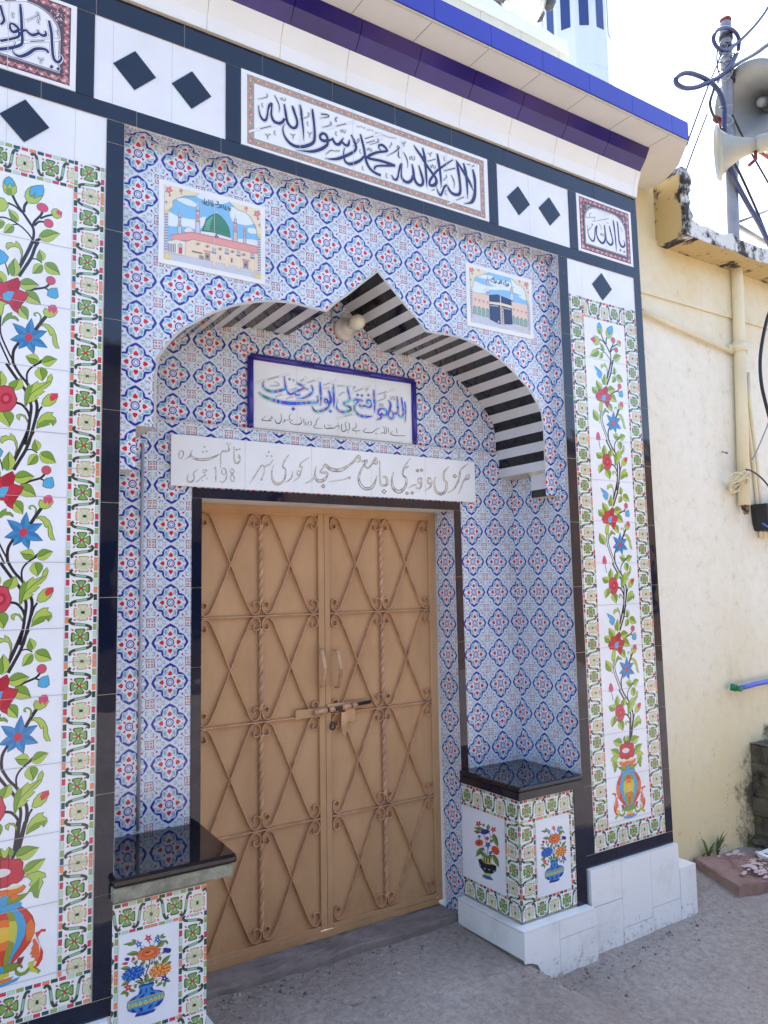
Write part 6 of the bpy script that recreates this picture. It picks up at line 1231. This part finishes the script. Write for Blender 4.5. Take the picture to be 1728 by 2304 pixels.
for k in range(9):
    a_ = 6.283*k/9+.2; m = MB(); m.lathe([(.0,0),(.028,.03),(.036,.07),(.025,.11),(0,.13)], (2.385+.145*math.cos(a_), .5+.145*math.sin(a_), 5.05), (math.cos(a_)*.25, math.sin(a_)*.25, 1), 8, smooth=False); m.build('leaf_ornament', LFD, fd)
# mast with horn loudspeakers
YP = .9
NP = lambda cr, us, y=YP: [tuple(un(cr,u,v,1,y,True)) for u, v in us]
pl = tag(empty('mast_pole', tuple(un('O',1270,850,1,YP,True))), 'tall grey steel mast pole on the yellow roof, wrapped in cables', 'pole')
m = MB(); m.tube(NP('O',((1275,1150),(1270,850),(1262,400)))[:2]+NP('M',((1345,820),(1318,300)))+NP('N',((1030,800),(1018,400),(1020,345))), .047, 14); m.build('shaft', STEEL, pl)
m = MB(); m.tube(NP('N',((1020,352),(1020,296))), .0475, 14); m.build('pole_cap', REDR, pl)
for u, v in ((1025,570),(1018,735),(1060,1120),(1060,1210)): q = un('N',u,v,1,YP,True); m = MB(); m.tube([q-Vector((.0,0,.022)), q+Vector((0,0,.022))], .056, 14); m.build('tape_wrap', CABLE, pl)
def horn(org, axis, R_, L_, mt1, mt2, label):
    e = tag(empty('horn_loudspeaker', tuple(org)), label, 'loudspeaker', 'horn loudspeakers on the mast'); ax = Vector(axis).normalized(); org = Vector(org)
    P = [(R_*1.03,.0),(R_,.012),(R_*.80,-.05*L_),(R_*.60,-.2*L_),(R_*.42,-.42*L_),(R_*.30,-.66*L_),(R_*.22,-.9*L_)]
    m = MB(); m.lathe(P, org, ax, 40); m.build('bell', mt1, e)
    m = MB(); m.lathe([(r_+.008, h_-.008) for r_, h_ in P]+[(0,-.9*L_)], org, ax, 40); m.build('bell_back', mt2, e)
    m = MB(); m.lathe([(0,-.42*L_),(R_*.06,-.42*L_),(R_*.13,-.44*L_),(R_*.14,-.6*L_),(R_*.10,-.85*L_)], org, ax, 20); m.build('reflector', mt1, e)
    m = MB(); m.lathe([(0,-1.35*L_),(R_*.30,-1.33*L_),(R_*.34,-1.2*L_),(R_*.34,-1.0*L_),(R_*.24,-.88*L_),(0,-.88*L_)], org, ax, 20); m.build('driver', mt2, e)
    m = MB(); b_ = org-ax*L_*.9; m.tube([b_, b_+Vector((0,0,-.12)), b_+Vector((-.1,0,-.2))], .014, 8); m.build('bracket', REDR, e)
h1 = un('N',1412,1525,1,YP-.1,True); horn(h1, (-.93,-.10,-.34), .30, .42, HORN, HORNOLD, 'large grey horn loudspeaker with its mouth open to the viewer')
h2 = un('M',1225,560,1,YP-.05,True); horn(h2, (-.60,.78,-.05), .205, .30, HORNOLD, HORNOLD, 'aged cream horn loudspeaker seen side on, low on the mast')
h3 = un('M',1720,395,1,YP+.15,True); horn(h3, (.55,-.45,.0), .20, .30, HORNOLD, HORNOLD, 'half hidden horn loudspeaker below the large grey one')
fr_ = tag(empty('steel_frame', tuple(un('M',1400,950,1,1.0,True))), 'rusty steel lattice frame behind the mast pole', 'steel frame')
for cr, us, rr, mt_ in (('M',((1385,1168),(1700,1042)),.012,STEEL),('M',((1388,1190),(1640,1340)),.020,STEEL),('M',((1440,425),(1700,310)),.014,HORNOLD),('M',((1405,370),(1398,600),(1370,1000),(1360,1240)),.012,HORNOLD),('M',((1425,465),(1560,530),(1720,640)),.016,REDR),('M',((1590,560),(1640,330)),.016,REDR),('M',((1200,258),(1300,320),(1420,360),(1659,345)),.028,REDR),('M',((1500,320),(1700,250)),.030,REDR)):
    m = MB(); m.tube(NP(cr, us, 1.02), rr, 8); m.build('bar', mt_, fr_)
cabs = [('N',((1800,-160),(1659,100),(1500,330),(1300,545),(1180,655),(1075,735),(960,755),(870,680),(838,570),(895,455),(1025,415),(1150,470),(1222,590),(1212,750)),.0165,BLUEC,'thick dark cable looped round the top of the mast'),
 ('N',((1185,810),(1110,960),(940,1140),(760,1240),(580,1312),(420,1328),(300,1275),(272,1195),(340,1120),(460,1100),(610,1140),(770,1220),(890,1335),(965,1480),(1000,1650),(1000,1900),(1005,2100)),.0195,BLUEC,'thick dark cable with a wide flat loop out from the mast'),
 ('M',((1272,470),(1300,600),(1370,790),(1480,1000),(1590,1190),(1700,1420)),.021,BLUEC,'thick blue cable falling away downward from the mast'),
 ('M',((1285,450),(1340,600),(1420,750),(1560,1060),(1680,1360)),.0105,CABLE,'dark cable running close above the thick blue one'),
 ('M',((1345,225),(1440,420),(1530,590),(1720,920)),.0085,CABLE,'straight dark wire crossing in front of the lower loudspeakers'),
 ('N',((845,1340),(790,1520),(800,1640),(860,1780),(960,1960)),.011,CABLE,'short dark cable bowed out beside the mast below the flat loop'),
 ('N',((960,780),(890,980),(760,1290),(470,2080),(440,2180)),.007,CABLE,'long guy wire from the mast to the blue eave corner'),
 ('N',((765,1660),(580,2141),(470,2440),(400,2640)),.0065,CABLE,'shorter guy wire ending at the mouldy upstand'),
 ('N',((1860,440),(1659,545),(1430,690),(1215,805)),.006,GREYC,'uppermost thin grey wire running off from the mast'),
 ('N',((1860,560),(1659,650),(1420,820),(1240,920),(1090,1010),(960,1130),(905,1240)),.011,GREYC,'bundle of twisted grey wires tied to the mast'),
 ('N',((1860,640),(1659,690),(1500,800),(1300,910),(1120,1020),(1030,1090)),.012,CABLE,'dark wire sagging under the twisted grey bundle'),
 ('N',((895,760),(890,900),(905,1040),(930,1120)),.006,CABLE,'short thin wire hanging beside the upper mast'),
 ('N',((985,960),(1010,905),(1090,892),(1140,930),(1120,1090),(1060,1170),(980,1190),(915,1150)),.005,GREYC,'loose pale wire loop around the middle of the mast'),
 ('N',((1125,1570),(1010,1600),(925,1630),(1010,1680),(1060,1730),(1130,1790),(1120,1850),(960,1930),(935,1990),(1090,2030),(1145,2070)),.005,GREYC,'pale binding wire zigzagging down the lower mast')]
rw = random.Random(77)
for k, nm_ in enumerate(('topmost','second','third','fourth','fifth','lowest')):
    u0, v0 = 1045, 640+k*95; us = []
    for j in range(9): us.append((u0+rw.uniform(-130,120), v0+rw.uniform(-90,110)))
    cabs.append(('N', tuple(us), .0036, GREYC if k % 2 else CABLE, nm_+' of the thin wires knotted round the mast'))
for cr, us, rr, mt_, lb in cabs:
    m = MB(); m.tube(smooth(NP(cr, us, YP-.07), 5), rr, 8); tag(m.build('cable', mt_, None), lb, 'cable', 'cables and wires on the mast')

# ---------------------------------------------------------------- house over the lane, mirrored in the black tiles
TAN = plain('tan_plaster', (158,128,92), .9, 0, 8, .2, .2); UMB = plain('umber_plaster', (96,84,70), .9, 0, 6, .3, .45)
hs = tag(empty('house', (10, -8.6, 0)), 'plain tan plastered house across the lane behind the viewer', 'house')
m = MB(); m.box(5.0, -13, -.1, 18, -8.6, 4.5); m.build('wall', TAN, hs)
for x, z in ((6.2,1.0),(9.2,.9),(12.2,1.0),(15,1.0)): m = MB(); m.box(x, -8.64, z, x+1.5, -8.585, z+1.5); m.build('window', plain('dark_window', (30,32,32), .2, 0, 20, 0), hs)
m = MB(); m.box(4.9, -13, 4.501, 18.2, -8.5, 4.66); m.build('roof', CEMENT, hs)
h2_ = tag(empty('house', (1, -8.6, 0)), 'dark weathered house across the lane, next to the tan one', 'house')
m = MB(); m.box(-8, -13, -.1, 4.9, -8.7, 5.1); m.build('wall', UMB, h2_)
for x in (-5,-2,1,3.2): m = MB(); m.box(x, -8.74, .9, x+1.1, -8.68, 2.4); m.build('window', plain('dark_window', (24,26,26), .2, 0, 20, 0), h2_)
m = MB(); m.box(-8.1, -13, 5.101, 4.95, -8.6, 5.2); m.build('roof', CEMENT, h2_)
# loose grit along the walls and the threshold
m = MB(); r = random.Random(31)
for k in range(900):
    t = r.random()
    if t < .45: x, y = r.uniform(.25, 1.58), .30-abs(r.gauss(0, .10))
    elif t < .7: x, y = r.uniform(1.5, 2.75), -.13-abs(r.gauss(0, .09))
    elif t < .85: x, y = r.uniform(2.75, 3.6), r.uniform(-.6, .05)
    else: x, y = r.uniform(.2, 3.2), r.uniform(-1.1, .1)
    if (x > 1.56 and y > -.13 and x < 2.8): continue
    s_ = r.choice((.0015,.002,.003,.003,.004,.005,.007,.010)); z = gz(x, y)
    P = [(x+s_*math.cos(a_)*r.uniform(.6,1.2), y+s_*math.sin(a_)*r.uniform(.6,1.2), z) for a_ in (1.2566*j for j in range(5))]; Q = [((p[0]+x)/2, (p[1]+y)/2, z+s_*r.uniform(.5,.9)) for p in P]
    for j in range(5): m.face([P[j], P[(j+1) % 5], Q[(j+1) % 5], Q[j]])
    m.face(Q)
tag(m.build('grit', mould('grit_stone', (176,168,158), (92,84,80), .4, .6, 20), None), kind='stuff')
